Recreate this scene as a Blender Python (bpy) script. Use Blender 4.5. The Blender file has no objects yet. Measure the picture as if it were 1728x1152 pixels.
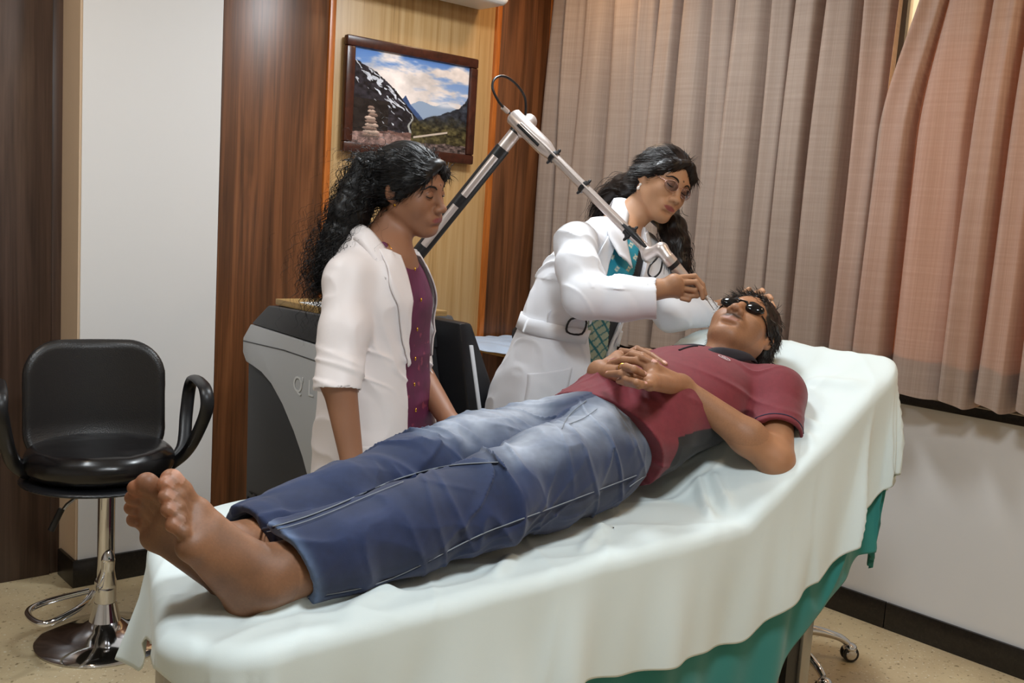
import bpy, bmesh, math, random
import numpy as np
from mathutils import Matrix, Vector
random.seed(7); rng = np.random.default_rng(7)
SC = bpy.context.scene
COL = SC.collection

# ------------------------------------------------------------------ camera
FPX, CU, CV, CAMZ = 1700.0, 864.0, 576.0, 1.42
_X = np.array([1936., 86., -FPX]); _Y = np.array([-1506., 302., -FPX])
_X /= np.linalg.norm(_X); _Y -= _X * (_X @ _Y); _Y /= np.linalg.norm(_Y)
RW = np.stack([_X, _Y, np.cross(_X, _Y)])          # camera axes -> world
CAM = np.array([0., 0., CAMZ])
cd = bpy.data.cameras.new('camera'); cam = bpy.data.objects.new('camera', cd); COL.objects.link(cam)
cd.sensor_width = 36; cd.lens = FPX / 1728 * 36; cd.clip_start = 0.05
m = Matrix.Identity(4)
for i in range(3):
    for j in range(3): m[i][j] = RW[i][j]
m.translation = Vector(CAM); cam.matrix_world = m
SC.camera = cam
SC.view_settings.view_transform = 'Standard'; SC.view_settings.look = 'None'
SC.view_settings.gamma = 1; SC.view_settings.use_curve_mapping = False
SC.view_settings.exposure = 0.0

# ------------------------------------------------------------------ world and lights
w = bpy.data.worlds.new('world'); SC.world = w; w.use_nodes = True
w.node_tree.nodes['Background'].inputs[0].default_value = (1.0, .86, .66, 1)
w.node_tree.nodes['Background'].inputs[1].default_value = 1.15
def light(name, kind, loc, energy, color, size=.5, sizey=None, target=None, **kw):
    l = bpy.data.lights.new(name, kind); l.energy = energy; l.color = color
    if kind == 'AREA':
        l.size = size
        if sizey: l.shape = 'RECTANGLE'; l.size_y = sizey
    for k, v in kw.items(): setattr(l, k, v)
    o = bpy.data.objects.new(name, l); COL.objects.link(o); o.location = loc
    if target is not None:
        o.rotation_euler = (Vector(target) - Vector(loc)).to_track_quat('-Z', 'Y').to_euler()
    return o
# cool ceiling panels of the room (two in front of the bed, one over it), warm spots near the wall
light('ceiling_panel_light', 'AREA', (0.9, 0.5, 2.66), 39, (.88, .95, 1.0), .4, .4)
light('ceiling_panel_light', 'AREA', (2.35, 2.45, 2.66), 28, (.88, .95, 1.0), .35, .35)
light('ceiling_panel_light', 'AREA', (0.3, 2.5, 2.66), 19, (.9, .96, 1.0), .4, .4)
light('warm_spot_light', 'AREA', (3.0, 3.1, 2.66), 4, (1.0, .68, .40), .14)
light('warm_spot_light', 'AREA', (0.6, 3.1, 2.66), 3, (1.0, .74, .48), .14)
light('warm_spot_light', 'AREA', (2.9, 0.9, 2.66), 6, (1.0, .72, .46), .14)
light('sun', 'SUN', (6, 1, 4), 2.2, (1.0, .66, .36), target=(3.3, 1.35, 1.2), angle=.2)

# ------------------------------------------------------------------ materials
def lin(c):
    if isinstance(c, str): c = tuple(int(c[i:i+2], 16) / 255 for i in (0, 2, 4))
    return tuple(((x / 12.92) if x <= .04045 else ((x + .055) / 1.055) ** 2.4) for x in c)
def C4(c): return (*lin(c), 1)
class Mat:
    def __init__(s, name, base='808080', rough=.5, metal=0, **kw):
        s.m = bpy.data.materials.new(name); s.m.use_nodes = True
        s.t = s.m.node_tree; s.b = s.t.nodes['Principled BSDF']; s.n = s.t.nodes; s.l = s.t.links
        s.b.inputs['Base Color'].default_value = C4(base); s.b.inputs['Roughness'].default_value = rough
        s.b.inputs['Metallic'].default_value = metal
        for k, v in kw.items(): s.b.inputs[k.replace('_', ' ')].default_value = v
    def node(s, typ, ins=None, **at):
        n = s.n.new(typ)
        for k, v in at.items(): setattr(n, k, v)
        for k, v in (ins or {}).items():
            if hasattr(v, 'is_output'): s.l.new(v, n.inputs[k])
            else: n.inputs[k].default_value = v
        return n
    def coord(s, scale=(1, 1, 1), rot=(0, 0, 0), kind='Object'):
        tc = s.node('ShaderNodeTexCoord')
        return s.node('ShaderNodeMapping', {'Vector': tc.outputs[kind], 'Scale': scale, 'Rotation': rot}).outputs[0]
    def noise(s, vec, scale=5, detail=4, rough=.5, dist=0):
        return s.node('ShaderNodeTexNoise', {'Vector': vec, 'Scale': scale, 'Detail': detail, 'Roughness': rough, 'Distortion': dist}).outputs['Fac']
    def ramp(s, fac, stops):
        n = s.node('ShaderNodeValToRGB', {'Fac': fac}); e = n.color_ramp.elements
        while len(e) < len(stops): e.new(.5)
        for i, (p, c) in enumerate(stops): e[i].position = p; e[i].color = C4(c) if not isinstance(c, float) else (c, c, c, 1)
        return n.outputs[0]
    def mix(s, fac, a, b, mode='MIX'):
        n = s.n.new('ShaderNodeMix'); n.data_type = 'RGBA'; n.blend_type = mode
        for i, v in ((0, fac), (6, a), (7, b)):
            if hasattr(v, 'is_output'): s.l.new(v, n.inputs[i])
            else: n.inputs[i].default_value = v
        return n.outputs[2]
    def color(s, out): s.l.new(out, s.b.inputs['Base Color']); return s
    def bump(s, h, strength=.3, dist=.01):
        n = s.node('ShaderNodeBump', {'Height': h, 'Strength': strength, 'Distance': dist})
        s.l.new(n.outputs[0], s.b.inputs['Normal']); return s
    def attr(s): return s.node('ShaderNodeAttribute', attribute_name='Col').outputs['Color']

def wood(name, stops, sc=(16, 16, .9), rough=.35, seed=0., bump=.08):
    M = Mat(name, rough=rough)
    v = M.coord(sc); v2 = M.coord((sc[0] * 4, sc[1] * 4, sc[2] * 1.2))
    a = M.noise(v, 1.0, 3, .55, 1.1 + seed); b = M.noise(v2, 1.6, 5, .7, .3)
    f = M.mix(.35, a, b); c = M.ramp(f, stops)
    M.color(c); M.bump(b, bump, .002); return M.m
MT = {}
MT['wood_dark'] = wood('walnut_laminate', [(.30, '38200f'), (.46, '5e3a22'), (.56, '75492c'), (.72, '8a5a38')])
MT['wood_deep'] = wood('dark_walnut_laminate', [(.30, '32241d'), (.48, '4c3a31'), (.60, '5a463b'), (.75, '6b5548')])
MT['wood_light'] = wood('oak_laminate', [(.30, '947047'), (.45, 'b8935f'), (.6, 'c4a272'), (.75, 'd0b184')], (20, 20, .8), .4)
MT['wood_trim'] = wood('orange_varnished_wood', [(.3, '8a4a1a'), (.55, 'b8682a'), (.8, 'cf8440')], (30, 30, 3), .3)
MT['ply'] = wood('plywood_edge', [(.3, '8a6a3c'), (.6, 'b08e58'), (.8, 'c9a871')], (6, 6, 60), .5)
M = Mat('painted_wall', 'dcdad8', .55); M.bump(M.noise(M.coord(), 60, 3), .05, .002); MT['wall'] = M.m
M = Mat('cream_paint', 'd2b79a', .6); MT['cream'] = M.m
M = Mat('ceiling_paint', 'eeeeec', .7); MT['ceil'] = M.m
M = Mat('terrazzo_floor', 'b9a888', .38)
v = M.coord(); c1 = M.ramp(M.noise(v, 3, 4), [(.35, 'bda987'), (.65, 'd2c09a')])
sp = M.node('ShaderNodeTexVoronoi', {'Vector': v, 'Scale': 90.}).outputs['Distance']
n2 = M.noise(v, 55, 2)
c2 = M.mix(M.ramp(n2, [(.62, 0.), (.70, 1.)]), c1, C4('8a7858')); c3 = M.mix(M.ramp(M.noise(v, 85, 1), [(.66, 0.), (.7, 1.)]), c2, C4('d6ccb4'))
M.color(c3); MT['floor'] = M.m
M = Mat('black_granite', '14110f', .3); v = M.coord()
M.color(M.ramp(M.noise(v, 90, 5, .8), [(.4, '0c0a09'), (.6, '221c18'), (.75, '3a2f28')])); MT['granite'] = M.m
MT['chrome'] = Mat('chrome', 'd8d8da', .08, 1).m
MT['steel'] = Mat('brushed_steel', 'a8a6a4', .32, 1).m
M = Mat('anodised_aluminium', 'd6cbc6', .38, .75); MT['alu'] = M.m
MT['black'] = Mat('black_plastic', '17171a', .38).m
MT['blackmat'] = Mat('matte_black_plastic', '1b1b1d', .6).m
M = Mat('black_leather', '1d1b1b', .36); M.bump(M.node('ShaderNodeTexVoronoi', {'Vector': M.coord(), 'Scale': 260.}).outputs[0], .25, .0015); MT['leather'] = M.m
MT['vinyl'] = Mat('glossy_black_vinyl', '121011', .25).m
M = Mat('charcoal_panel', '3b3c3f', .45); MT['charcoal'] = M.m
M = Mat('machine_grey', 'b4b6b8', .35); MT['mgrey'] = M.m
MT['silver_print'] = Mat('pale_silver_print', 'd8dadb', .4).m
MT['paper'] = Mat('paper', 'eceef2', .7).m
MT['white_plastic'] = Mat('white_plastic', 'e8e8e6', .3).m
MT['blue_plastic'] = Mat('blue_plastic', '2f5fb4', .35).m
MT['ink'] = Mat('dark_ink', '3a3c44', .6).m
def cloth(name, base, rough=.8, weave=900, amp=.25, sheen=.2, attr=False, mott=None, trans=0.):
    M = Mat(name, base, rough); M.b.inputs['Sheen Weight'].default_value = sheen
    v = M.coord()
    n = M.noise(v, weave, 2)
    if attr: c = M.attr()
    else: c = M.node('ShaderNodeRGB').outputs[0]; c.default_value = C4(base)
    if mott: c = M.mix(M.ramp(M.noise(M.coord((1, 1, 1)), mott[0], 4, .7), [(.35, 0.), (.65, mott[1])]), c, C4(mott[2]))
    M.color(c)
    M.bump(n, amp, .001); return M.m
MT['sheet'] = cloth('pale_cotton_sheet', 'dbe6e5', .65, 700, .1)
MT['green'] = cloth('green_surgical_drape', '27807a', .75, 600, .2)
MT['tablecloth'] = cloth('pale_blue_cover', 'b4c6de', .55, 500, .1)
MT['mattress'] = Mat('mattress_vinyl', '3a4a48', .5).m

# ------------------------------------------------------------------ object helpers
def link(name, me, mat=None, parent=None, smooth=False):
    o = bpy.data.objects.new(name, me); COL.objects.link(o)
    if mat is not None: me.materials.append(mat)
    if smooth: me.polygons.foreach_set('use_smooth', [True] * len(me.polygons))
    if parent is not None:
        o.parent = parent; o.matrix_parent_inverse = parent.matrix_world.inverted() if parent.type != 'EMPTY' else Matrix.Translation(-Vector(parent.location)) if parent.rotation_euler[2] == 0 else parent_inv(parent)
    return o
def parent_inv(p):
    return (Matrix.Translation(p.location) @ p.rotation_euler.to_matrix().to_4x4()).inverted()
def tag(o, label=None, cat=None, group=None, kind=None):
    if label: o['label'] = label
    if cat: o['category'] = cat
    if group: o['group'] = group
    if kind: o['kind'] = kind
    return o
def thing(name, label, cat, loc=(0, 0, 0), group=None):
    o = bpy.data.objects.new(name, None); COL.objects.link(o); o.location = loc; o.empty_display_size = .1
    return tag(o, label, cat, group)
def bm_obj(name, bm, mat, parent=None, smooth=False, bevel=0, seg=2):
    if bevel:
        bmesh.ops.bevel(bm, geom=[e for e in bm.edges], offset=bevel, segments=seg, affect='EDGES', profile=.5, clamp_overlap=True)
    bmesh.ops.recalc_face_normals(bm, faces=bm.faces)
    me = bpy.data.meshes.new(name); bm.to_mesh(me); bm.free()
    o = link(name, me, mat, parent)
    if smooth or bevel:
        for p in me.polygons: p.use_smooth = True
        try: me.set_sharp_from_angle(angle=math.radians(35))
        except Exception: pass
    return o
def box_bm(bm, lo, hi, M4=None):
    r = bmesh.ops.create_cube(bm, size=1)['verts']
    lo = Vector(lo); hi = Vector(hi)
    for v in r:
        v.co = Vector(((lo[i] + hi[i]) / 2 + v.co[i] * (hi[i] - lo[i])) for i in range(3))
        if M4 is not None: v.co = M4 @ v.co
    return r
def box(name, lo, hi, mat, parent=None, bevel=0, M4=None):
    bm = bmesh.new(); box_bm(bm, lo, hi, M4); return bm_obj(name, bm, mat, parent, bevel=bevel)
def prism(name, poly, ext, mat, parent=None, bevel=0):
    """poly: list of 3D points, ext: extrusion vector"""
    bm = bmesh.new(); a = [bm.verts.new(p) for p in poly]; b = [bm.verts.new(Vector(p) + Vector(ext)) for p in poly]
    bm.faces.new(a); bm.faces.new(b[::-1]); n = len(a)
    for i in range(n): bm.faces.new((a[i], b[i], b[(i+1) % n], a[(i+1) % n]))
    return bm_obj(name, bm, mat, parent, bevel=bevel)
def catmull(pts, n=8, closed=False):
    P = [np.array(p, float) for p in pts]; out = []
    N = len(P); rngi = range(N if closed else N - 1)
    for i in rngi:
        if closed: p0, p1, p2, p3 = P[(i-1) % N], P[i], P[(i+1) % N], P[(i+2) % N]
        else: p0, p1, p2, p3 = P[max(i-1, 0)], P[i], P[i+1], P[min(i+2, N-1)]
        for k in range(n):
            t = k / n
            out.append(.5 * ((2*p1) + (-p0+p2)*t + (2*p0-5*p1+4*p2-p3)*t*t + (-p0+3*p1-3*p2+p3)*t**3))
    if not closed: out.append(P[-1])
    return np.array(out)
def tube_arrays(path, rad, seg=10, closed=False, flat=None, up=None):
    """swept tube; rad scalar or per point; flat=(a,b) elliptical scale"""
    path = np.asarray(path, float); n = len(path)
    rad = np.full(n, rad, float) if np.isscalar(rad) else np.interp(np.linspace(0, 1, n), np.linspace(0, 1, len(rad)), rad)
    T = np.roll(path, -1, 0) - np.roll(path, 1, 0) if closed else np.gradient(path, axis=0)
    T /= np.linalg.norm(T, axis=1)[:, None] + 1e-12
    u = np.array(up if up is not None else ([0, 0, 1] if abs(T[0][2]) < .9 else [1, 0, 0]), float)
    V = []
    for i in range(n):
        if up is not None: u = np.array(up, float)
        u = u - T[i] * (u @ T[i]); u /= np.linalg.norm(u) + 1e-12
        b = np.cross(T[i], u); fa, fb = flat or (1, 1)
        a = np.linspace(0, 2 * math.pi, seg, endpoint=False)
        V.append(path[i] + rad[i] * (np.cos(a)[:, None] * u * fa + np.sin(a)[:, None] * b * fb))
    V = np.concatenate(V); F = []
    for i in range(n if closed else n - 1):
        for k in range(seg):
            j = (i + 1) % n
            F.append((i*seg + k, i*seg + (k+1) % seg, j*seg + (k+1) % seg, j*seg + k))
    caps = [] if closed else [tuple(range(seg))[::-1], tuple(range((n-1)*seg, n*seg))]
    return V, F + caps
def arrays_obj(name, parts, mat, parent=None, smooth=True):
    Vs, Fs, o = [], [], 0
    for V, F in parts:
        Vs += [tuple(v) for v in V]; Fs += [tuple(i + o for i in f) for f in F]; o += len(V)
    me = bpy.data.meshes.new(name); me.from_pydata(Vs, [], Fs); me.update()
    ob = link(name, me, mat, parent)
    if smooth:
        for p in me.polygons: p.use_smooth = True
        try: me.set_sharp_from_angle(angle=math.radians(50))
        except Exception: pass
    return ob
def tube(name, path, rad, mat, parent=None, seg=10, closed=False, flat=None, up=None):
    return arrays_obj(name, [tube_arrays(path, rad, seg, closed, flat, up)], mat, parent)
def lathe(name, prof, loc, mat, parent=None, seg=40, axis=None):
    bm = bmesh.new(); rings = []
    R = Matrix.Identity(3) if axis is None else Vector((0, 0, 1)).rotation_difference(Vector(axis)).to_matrix()
    for r, z in prof:
        rings.append([bm.verts.new(Vector(loc) + R @ Vector((r*math.cos(2*math.pi*k/seg), r*math.sin(2*math.pi*k/seg), z))) for k in range(seg)])
    for a, b in zip(rings, rings[1:]):
        for k in range(seg): bm.faces.new((a[k], a[(k+1) % seg], b[(k+1) % seg], b[k]))
    bm.faces.new(rings[0][::-1]); bm.faces.new(rings[-1])
    return bm_obj(name, bm, mat, parent, smooth=True)
def grid_obj(name, P, mat, parent=None, thick=0, col=None, smooth=True, mask=None, flip=False):
    """P: (nu,nv,3) grid"""
    nu, nv = P.shape[:2]; me = bpy.data.meshes.new(name)
    idx = np.arange(nu*nv).reshape(nu, nv)
    q = np.stack([idx[:-1, :-1], idx[1:, :-1], idx[1:, 1:], idx[:-1, 1:]], -1).reshape(-1, 4)
    if mask is not None: q = q[mask.reshape(-1)]
    if flip: q = q[:, ::-1]
    fill_mesh(me, P.reshape(-1, 3), q, None if col is None else col.reshape(-1, 3))
    o = link(name, me, mat, parent)
    if not smooth: me.polygons.foreach_set('use_smooth', [False]*len(me.polygons))
    if thick:
        md = o.modifiers.new('solid', 'SOLIDIFY'); md.thickness = thick; md.offset = -1
    return o
def fill_mesh(me, V, Q, col=None):
    V = np.ascontiguousarray(V, np.float32); Q = np.ascontiguousarray(Q, np.int32); k = Q.shape[1]
    me.vertices.add(len(V)); me.vertices.foreach_set('co', V.ravel())
    me.loops.add(Q.size); me.loops.foreach_set('vertex_index', Q.ravel())
    me.polygons.add(len(Q)); me.polygons.foreach_set('loop_start', np.arange(0, Q.size, k, dtype=np.int32))
    me.polygons.foreach_set('use_smooth', np.ones(len(Q), bool))
    me.update(calc_edges=True)
    if col is not None:
        a = me.color_attributes.new('Col', 'FLOAT_COLOR', 'POINT')
        a.data.foreach_set('color', np.concatenate([col, np.ones((len(V), 1))], 1).astype(np.float32).ravel())

# ------------------------------------------------------------------ noise
_T = np.random.default_rng(99).uniform(-1, 1, 64**3)
def vnoise(P, f=1., off=0.):
    P = np.asarray(P, float) * f + (off + 100.); fl = np.floor(P); t = P - fl; i = fl.astype(np.int32) & 63; t = t*t*(3-2*t)
    j = (i + 1) & 63; a, b, c = t[..., 0], t[..., 1], t[..., 2]
    x0, x1 = i[..., 0] << 12, j[..., 0] << 12; y0, y1 = i[..., 1] << 6, j[..., 1] << 6; z0, z1 = i[..., 2], j[..., 2]
    def row(xx, yy):
        k = xx | yy; u = _T[k | z0]; return u + c*(_T[k | z1]-u)
    p = row(x0, y0); p = p + b*(row(x0, y1)-p); q = row(x1, y0); q = q + b*(row(x1, y1)-q)
    return p + a*(q-p)
def sstep(a, b, x): t = np.clip((x-a)/(b-a), 0, 1); return t*t*(3-2*t)

# ------------------------------------------------------------------ signed-distance modeller (smooth bodies, cloth, cushions)
class Frame:
    """local axes: x = own right, y = forward, z = up"""
    def __init__(s, o, R, sc=1.): s.o = np.array(o, float); s.R = np.array(R, float); s.s = sc
    def w(s, p): return s.o + s.s * (s.R @ np.array(p, float))
    def l(s, P): return (np.asarray(P) - s.o) @ s.R / s.s
def frame(o, fwd, up=(0, 0, 1), sc=1.):
    f = np.array(fwd, float); f /= np.linalg.norm(f); u = np.array(up, float); u -= f*(u@f); u /= np.linalg.norm(u)
    return Frame(o, np.stack([np.cross(f, u), f, u], 1), sc)
WORLD = Frame((0, 0, 0), np.eye(3))
class Body:
    def __init__(s, disp=None, damp=0.): s.p = []; s.disp = disp; s.damp = damp
    def add(s, fn, c, r, k, op='u'): s.p.append((fn, np.array(c, float), r, k, op)); return s
    def cap(s, a, b, ra, rb=None, k=.01, op='u', F=WORLD):
        rb = ra if rb is None else rb
        a = F.w(a); b = F.w(b); ra *= F.s; rb *= F.s; k *= F.s; ba = b - a; L = ba @ ba + 1e-12
        def fn(P):
            d = P - a; t = np.clip(d @ ba / L, 0, 1)
            q = d - t[:, None]*ba
            return np.sqrt(np.einsum('ij,ij->i', q, q)) - (ra + t*(rb-ra))
        return s.add(fn, (a+b)/2, math.sqrt(L)/2 + max(ra, rb), k, op)
    def chain(s, pts, rads, k=.01, op='u', F=WORLD):
        for i in range(len(pts)-1): s.cap(pts[i], pts[i+1], rads[i], rads[i+1], k, op, F)
        return s
    def ell(s, c, r, k=.01, op='u', F=WORLD, R=None):
        c = F.w(c); r = np.array(r, float)*F.s; k *= F.s; Q = F.R if R is None else F.R @ np.array(R)
        def fn(P):
            l = (P - c) @ Q; a = l/r; k0 = np.sqrt(np.einsum('ij,ij->i', a, a)); b = a/r
            k1 = np.sqrt(np.einsum('ij,ij->i', b, b)) + 1e-9
            return np.where(k0 < 1e-4, -r.min(), k0*(k0-1)/k1)
        return s.add(fn, c, r.max(), k, op)
    def rbox(s, c, h, rad, k=.01, op='u', F=WORLD, warp=None):
        c = F.w(c); h = np.array(h, float)*F.s - rad*F.s; rad *= F.s; k *= F.s; Q = F.R
        def fn(P):
            l = (P - c) @ Q
            if warp: l = warp(l)
            q = np.abs(l) - h
            return np.sqrt((np.maximum(q, 0)**2).sum(1)) + np.minimum(q.max(1), 0) - rad
        return s.add(fn, c, float(np.linalg.norm(h)+rad)*1.1, k, op)
    def fnp(s, fn, c, r, k=.001, op='u'): return s.add(fn, c, r, k, op)
    def plane(s, p, n, k=.0005, op='s', c=None, r=3.):
        p = np.array(p, float); n = np.array(n, float)/np.linalg.norm(n)
        cc = p if c is None else np.array(c, float)
        return s.add(lambda P: np.maximum(-((P-p) @ n), np.sqrt(((P-cc)**2).sum(1))-r), cc, r, k, op)   # removes the side n points to, within r of c
    def ev(s, P, prims=None):
        D = np.full(len(P), 10.)
        for fn, c, r, k, op in (s.p if prims is None else prims):
            d = fn(P)
            if op == 'u':
                h = np.maximum(k - np.abs(D-d), 0)/k; D = np.minimum(D, d) - h*h*k*.25
            elif op == 's':
                d = -d; h = np.maximum(k - np.abs(D-d), 0)/k; D = np.maximum(D, d) + h*h*k*.25
        if s.disp is not None: D = D + s.disp(P)
        return D
    def march(s, P, dirv, maxd=.6, n=50):
        P = np.array(P, float); dirv = np.broadcast_to(np.array(dirv, float), P.shape); t = np.zeros(len(P))
        for _ in range(n): t = t + .75*np.clip(s.ev(P + t[:, None]*dirv), -.05, .05)
        return P + t[:, None]*dirv
    def grad(s, P, e=.002):
        g = np.stack([s.ev(P+np.eye(3)[i]*e) - s.ev(P-np.eye(3)[i]*e) for i in range(3)], 1)
        return g/(np.linalg.norm(g, axis=1)[:, None]+1e-9)
    def snap(s, P, off=0., n=6):
        P = np.array(P, float)
        for _ in range(n): P = P - (s.ev(P)-off)[:, None]*s.grad(P)*.9
        return P
    def mesh(s, h, B=14):
        un = [p for p in s.p if p[4] == 'u']
        lo = np.min([c-r for _, c, r, _, _ in un], 0) - 3*h - s.damp; hi = np.max([c+r for _, c, r, _, _ in un], 0) + 3*h + s.damp
        S = B*h; nb = np.ceil((hi-lo)/S).astype(int)
        gi = np.stack(np.meshgrid(*[np.arange(n) for n in nb], indexing='ij'), -1).reshape(-1, 3)
        cen = lo + (gi+.5)*S; hd = S*math.sqrt(3)/2 + h
        d = np.full(len(cen), 10.)
        for a in range(0, len(cen), 60000): d[a:a+60000] = s.ev(cen[a:a+60000])
        act = np.abs(d) < hd*1.35 + s.damp
        N = nb*B + 4; KY, KX = N[2], N[1]*N[2]
        loc = np.stack(np.meshgrid(*[np.arange(-1, B+1)]*3, indexing='ij'), -1)
        corner = [(i, j, k) for i in (0, 1) for j in (0, 1) for k in (0, 1)]
        edges = [(a, b) for a in range(8) for b in range(a+1, 8) if sum(abs(corner[a][i]-corner[b][i]) for i in range(3)) == 1]
        Kall, Vall, Qall = [], [], []
        cs = np.array([p[1] for p in s.p]); rs = np.array([p[2] for p in s.p]); ks = np.array([p[3] for p in s.p])
        for bi in np.nonzero(act)[0]:
            c = cen[bi]; near = np.linalg.norm(cs-c, axis=1) - rs - hd < ks + 3*h + s.damp
            prims = [s.p[i] for i in np.nonzero(near)[0]]
            if not prims: continue
            g0 = gi[bi]*B; P = lo + (g0+loc)*h
            D = s.ev(P.reshape(-1, 3), prims).reshape(B+2, B+2, B+2)
            neg = D < 0
            if neg.all() or not neg.any(): continue
            cv = np.stack([D[i:i+B+1, j:j+B+1, k:k+B+1] for i, j, k in corner], -1); sn = (cv < 0).sum(-1)
            ci = np.argwhere((sn > 0) & (sn < 8))
            vals = cv[ci[:, 0], ci[:, 1], ci[:, 2]]; acc = np.zeros((len(ci), 3)); cnt = np.zeros(len(ci))
            for a, b in edges:
                va, vb = vals[:, a], vals[:, b]; mk = (va < 0) != (vb < 0)
                t = np.where(mk, va/np.where(mk, va-vb, 1), 0)
                pa = np.array(corner[a]); pb = np.array(corner[b])
                acc += mk[:, None]*(pa + t[:, None]*(pb-pa)); cnt += mk
            V = lo + (g0 + ci - 1 + acc/cnt[:, None])*h
            gc = ci + g0
            Kall.append(gc[:, 0]*KX + gc[:, 1]*KY + gc[:, 2]); Vall.append(V)
            for ax in range(3):
                e = np.eye(3, dtype=int)[ax]; o1 = np.eye(3, dtype=int)[(ax+1) % 3]; o2 = np.eye(3, dtype=int)[(ax+2) % 3]
                A = neg[1:B+1, 1:B+1, 1:B+1]; Bn = neg[1+e[0]:B+1+e[0], 1+e[1]:B+1+e[1], 1+e[2]:B+1+e[2]]
                for sgn in (0, 1):
                    ii = np.argwhere((A & ~Bn) if sgn == 0 else (~A & Bn))
                    if len(ii) == 0: continue
                    c0 = ii + g0 + 1
                    ring = [c0, c0-o1, c0-o1-o2, c0-o2]
                    if sgn: ring = ring[::-1]
                    Qall.append(np.stack([r[:, 0]*KX + r[:, 1]*KY + r[:, 2] for r in ring], 1))
        K = np.concatenate(Kall); V = np.concatenate(Vall); Q = np.concatenate(Qall)
        K, ix = np.unique(K, return_index=True); V = V[ix]
        qi = np.searchsorted(K, Q); qi = np.clip(qi, 0, len(K)-1); ok = (K[qi] == Q).all(1)
        return V, qi[ok]
    def obj(s, name, h, mat, parent=None, col=None, keep=None):
        V, Q = s.mesh(h)
        if keep is not None:
            kv = keep(V); Q = Q[kv[Q].all(1)]
            used = np.unique(Q); mp = np.zeros(len(V), int); mp[used] = np.arange(len(used)); V = V[used]; Q = mp[Q]
        me = bpy.data.meshes.new(name)
        fill_mesh(me, V, Q, None if col is None else (col(V) if callable(col) else np.broadcast_to(np.array(lin(col)), (len(V), 3))))
        return link(name, me, mat, parent)
# pixel helpers for a measured photograph: a view ray met with a real plane
def _ray(u, v): return RW @ np.array([(u-CU)/FPX, -(v-CV)/FPX, -1.])
def at(u, v, x=None, y=None, z=None, d=None):
    r = _ray(u, v)
    t = d if d is not None else ((x-0)/r[0] if x is not None else (y/r[1] if y is not None else (z-CAMZ)/r[2]))
    return CAM + r*t
Q = 1.0       # voxel scale
# ================================================================== THE ROOM
XW, YB, HC = 3.475, 3.63, 2.70
def struct(o): o['kind'] = 'structure'; return o
struct(box('floor', (-2.2, -2.2, -.08), (3.9, 4.1, 0), MT['floor']))
struct(box('ceiling', (-2.2, -2.2, HC), (3.9, 4.1, HC+.1), MT['ceil']))
wb = struct(box('wall_back', (-2.2, 3.84, 0), (3.9, 4.0, HC), MT['wall']))
def panel(name, x0, x1, y0, mat, y1=3.84, z1=HC, z0=0): return box(name, (x0, y0, z0), (x1, y1, z1), mat, wb, bevel=.002)
panel('wood_panel', -2.1, .55, 3.80, MT['wood_deep'])
panel('wood_panel', .553, 1.150, 3.80, MT['wood_deep'])
panel('wood_panel', 1.152, 1.194, 3.812, MT['wood_deep'])
panel('wood_panel', 1.702, 2.146, YB+.005, MT['wood_dark'])
panel('wood_panel', 2.160, 3.026, YB+.012, MT['wood_light'])
panel('wood_panel', 3.040, 3.36, YB+.005, MT['wood_dark'])
panel('trim_strip', 2.1465, 2.1735, YB-.006, MT['wood_trim'])
panel('trim_strip', 3.0125, 3.0395, YB-.006, MT['wood_trim'])
panel('trim_strip', 3.345, 3.372, YB-.01, MT['wood_trim'])
panel('infill', 3.37, 3.475, YB+.008, MT['cream'])
pil = struct(box('wall_pillar', (1.196, YB, 0), (1.698, 3.84, HC), MT['wall']))
box('side_facing', (1.188, YB+.004, 0), (1.196, 3.835, HC), MT['cream'], pil)
struct(box('baseboard_pillar', (1.176, YB-.012, 0), (1.70, YB+.16, .10), MT['granite'], bevel=.002))
# window wall: low wall, sill, opening above
ww = struct(box('wall_window', (XW, -2.2, 0), (3.65, 3.84, .86), MT['wall']))
box('wall_above_window', (XW, -2.2, 2.42), (3.65, 3.84, HC), MT['wall'], ww)
box('wall_beside_window', (XW, 1.98, .86), (3.65, 3.84, 2.42), MT['wall'], ww)  # unseen wall, carried this far to keep the sun off the long curtain
box('wall_beside_window', (XW, -2.2, .86), (3.65, -.6, 2.42), MT['wall'], ww)
struct(box('trim_1', (XW-.03, -2.1, .845), (3.648, 3.60, .88), MT['granite'], bevel=.003))
bb = thing('baseboard_window', None, None); bb['kind'] = 'structure'
ys = [3.60, 2.70, 1.727, .90, 0.0, -1.0, -2.1]
for a, b in zip(ys, ys[1:]): box('granite_tile', (XW-.014, b+.0015, 0), (XW, a-.0015, .10), MT['granite'], bb, bevel=.0015)
# window: frame, mullions, frosted panes
win = thing('window_1', None, None, (XW+.09, 1.2, .88)); win['kind'] = 'structure'
MT['alu_frame'] = Mat('powder_coated_frame', '6f6a63', .4).m
for z in (.88, 2.36): box('window_rail', (XW+.07, -.6, z), (XW+.12, 1.98, z+.06), MT['alu_frame'], win)
for y in (-.6, .3, 1.2, 1.94): box('window_stile', (XW+.075, y, .94), (XW+.115, y+.04, 2.36), MT['alu_frame'], win)
g = Mat('frosted_pane', 'fff4e0', .5); tr = g.node('ShaderNodeBsdfTransparent', {'Color': (1, .95, .88, 1)}); tl = g.node('ShaderNodeBsdfTranslucent', {'Color': (1, .9, .75, 1)})
mx = g.node('ShaderNodeMixShader', {0: .35, 1: tr.outputs[0], 2: tl.outputs[0]}); g.l.new(mx.outputs[0], g.n['Material Output'].inputs[0])
for y in (-.56, .34, 1.24): box('pane', (XW+.092, y, .94), (XW+.097, y+.86 if y < 1 else 1.94, 2.36), g.m, win)
struct(box('wall_left', (-2.2, -2.2, 0), (-2.1, 3.84, HC), MT['wall']))
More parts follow.
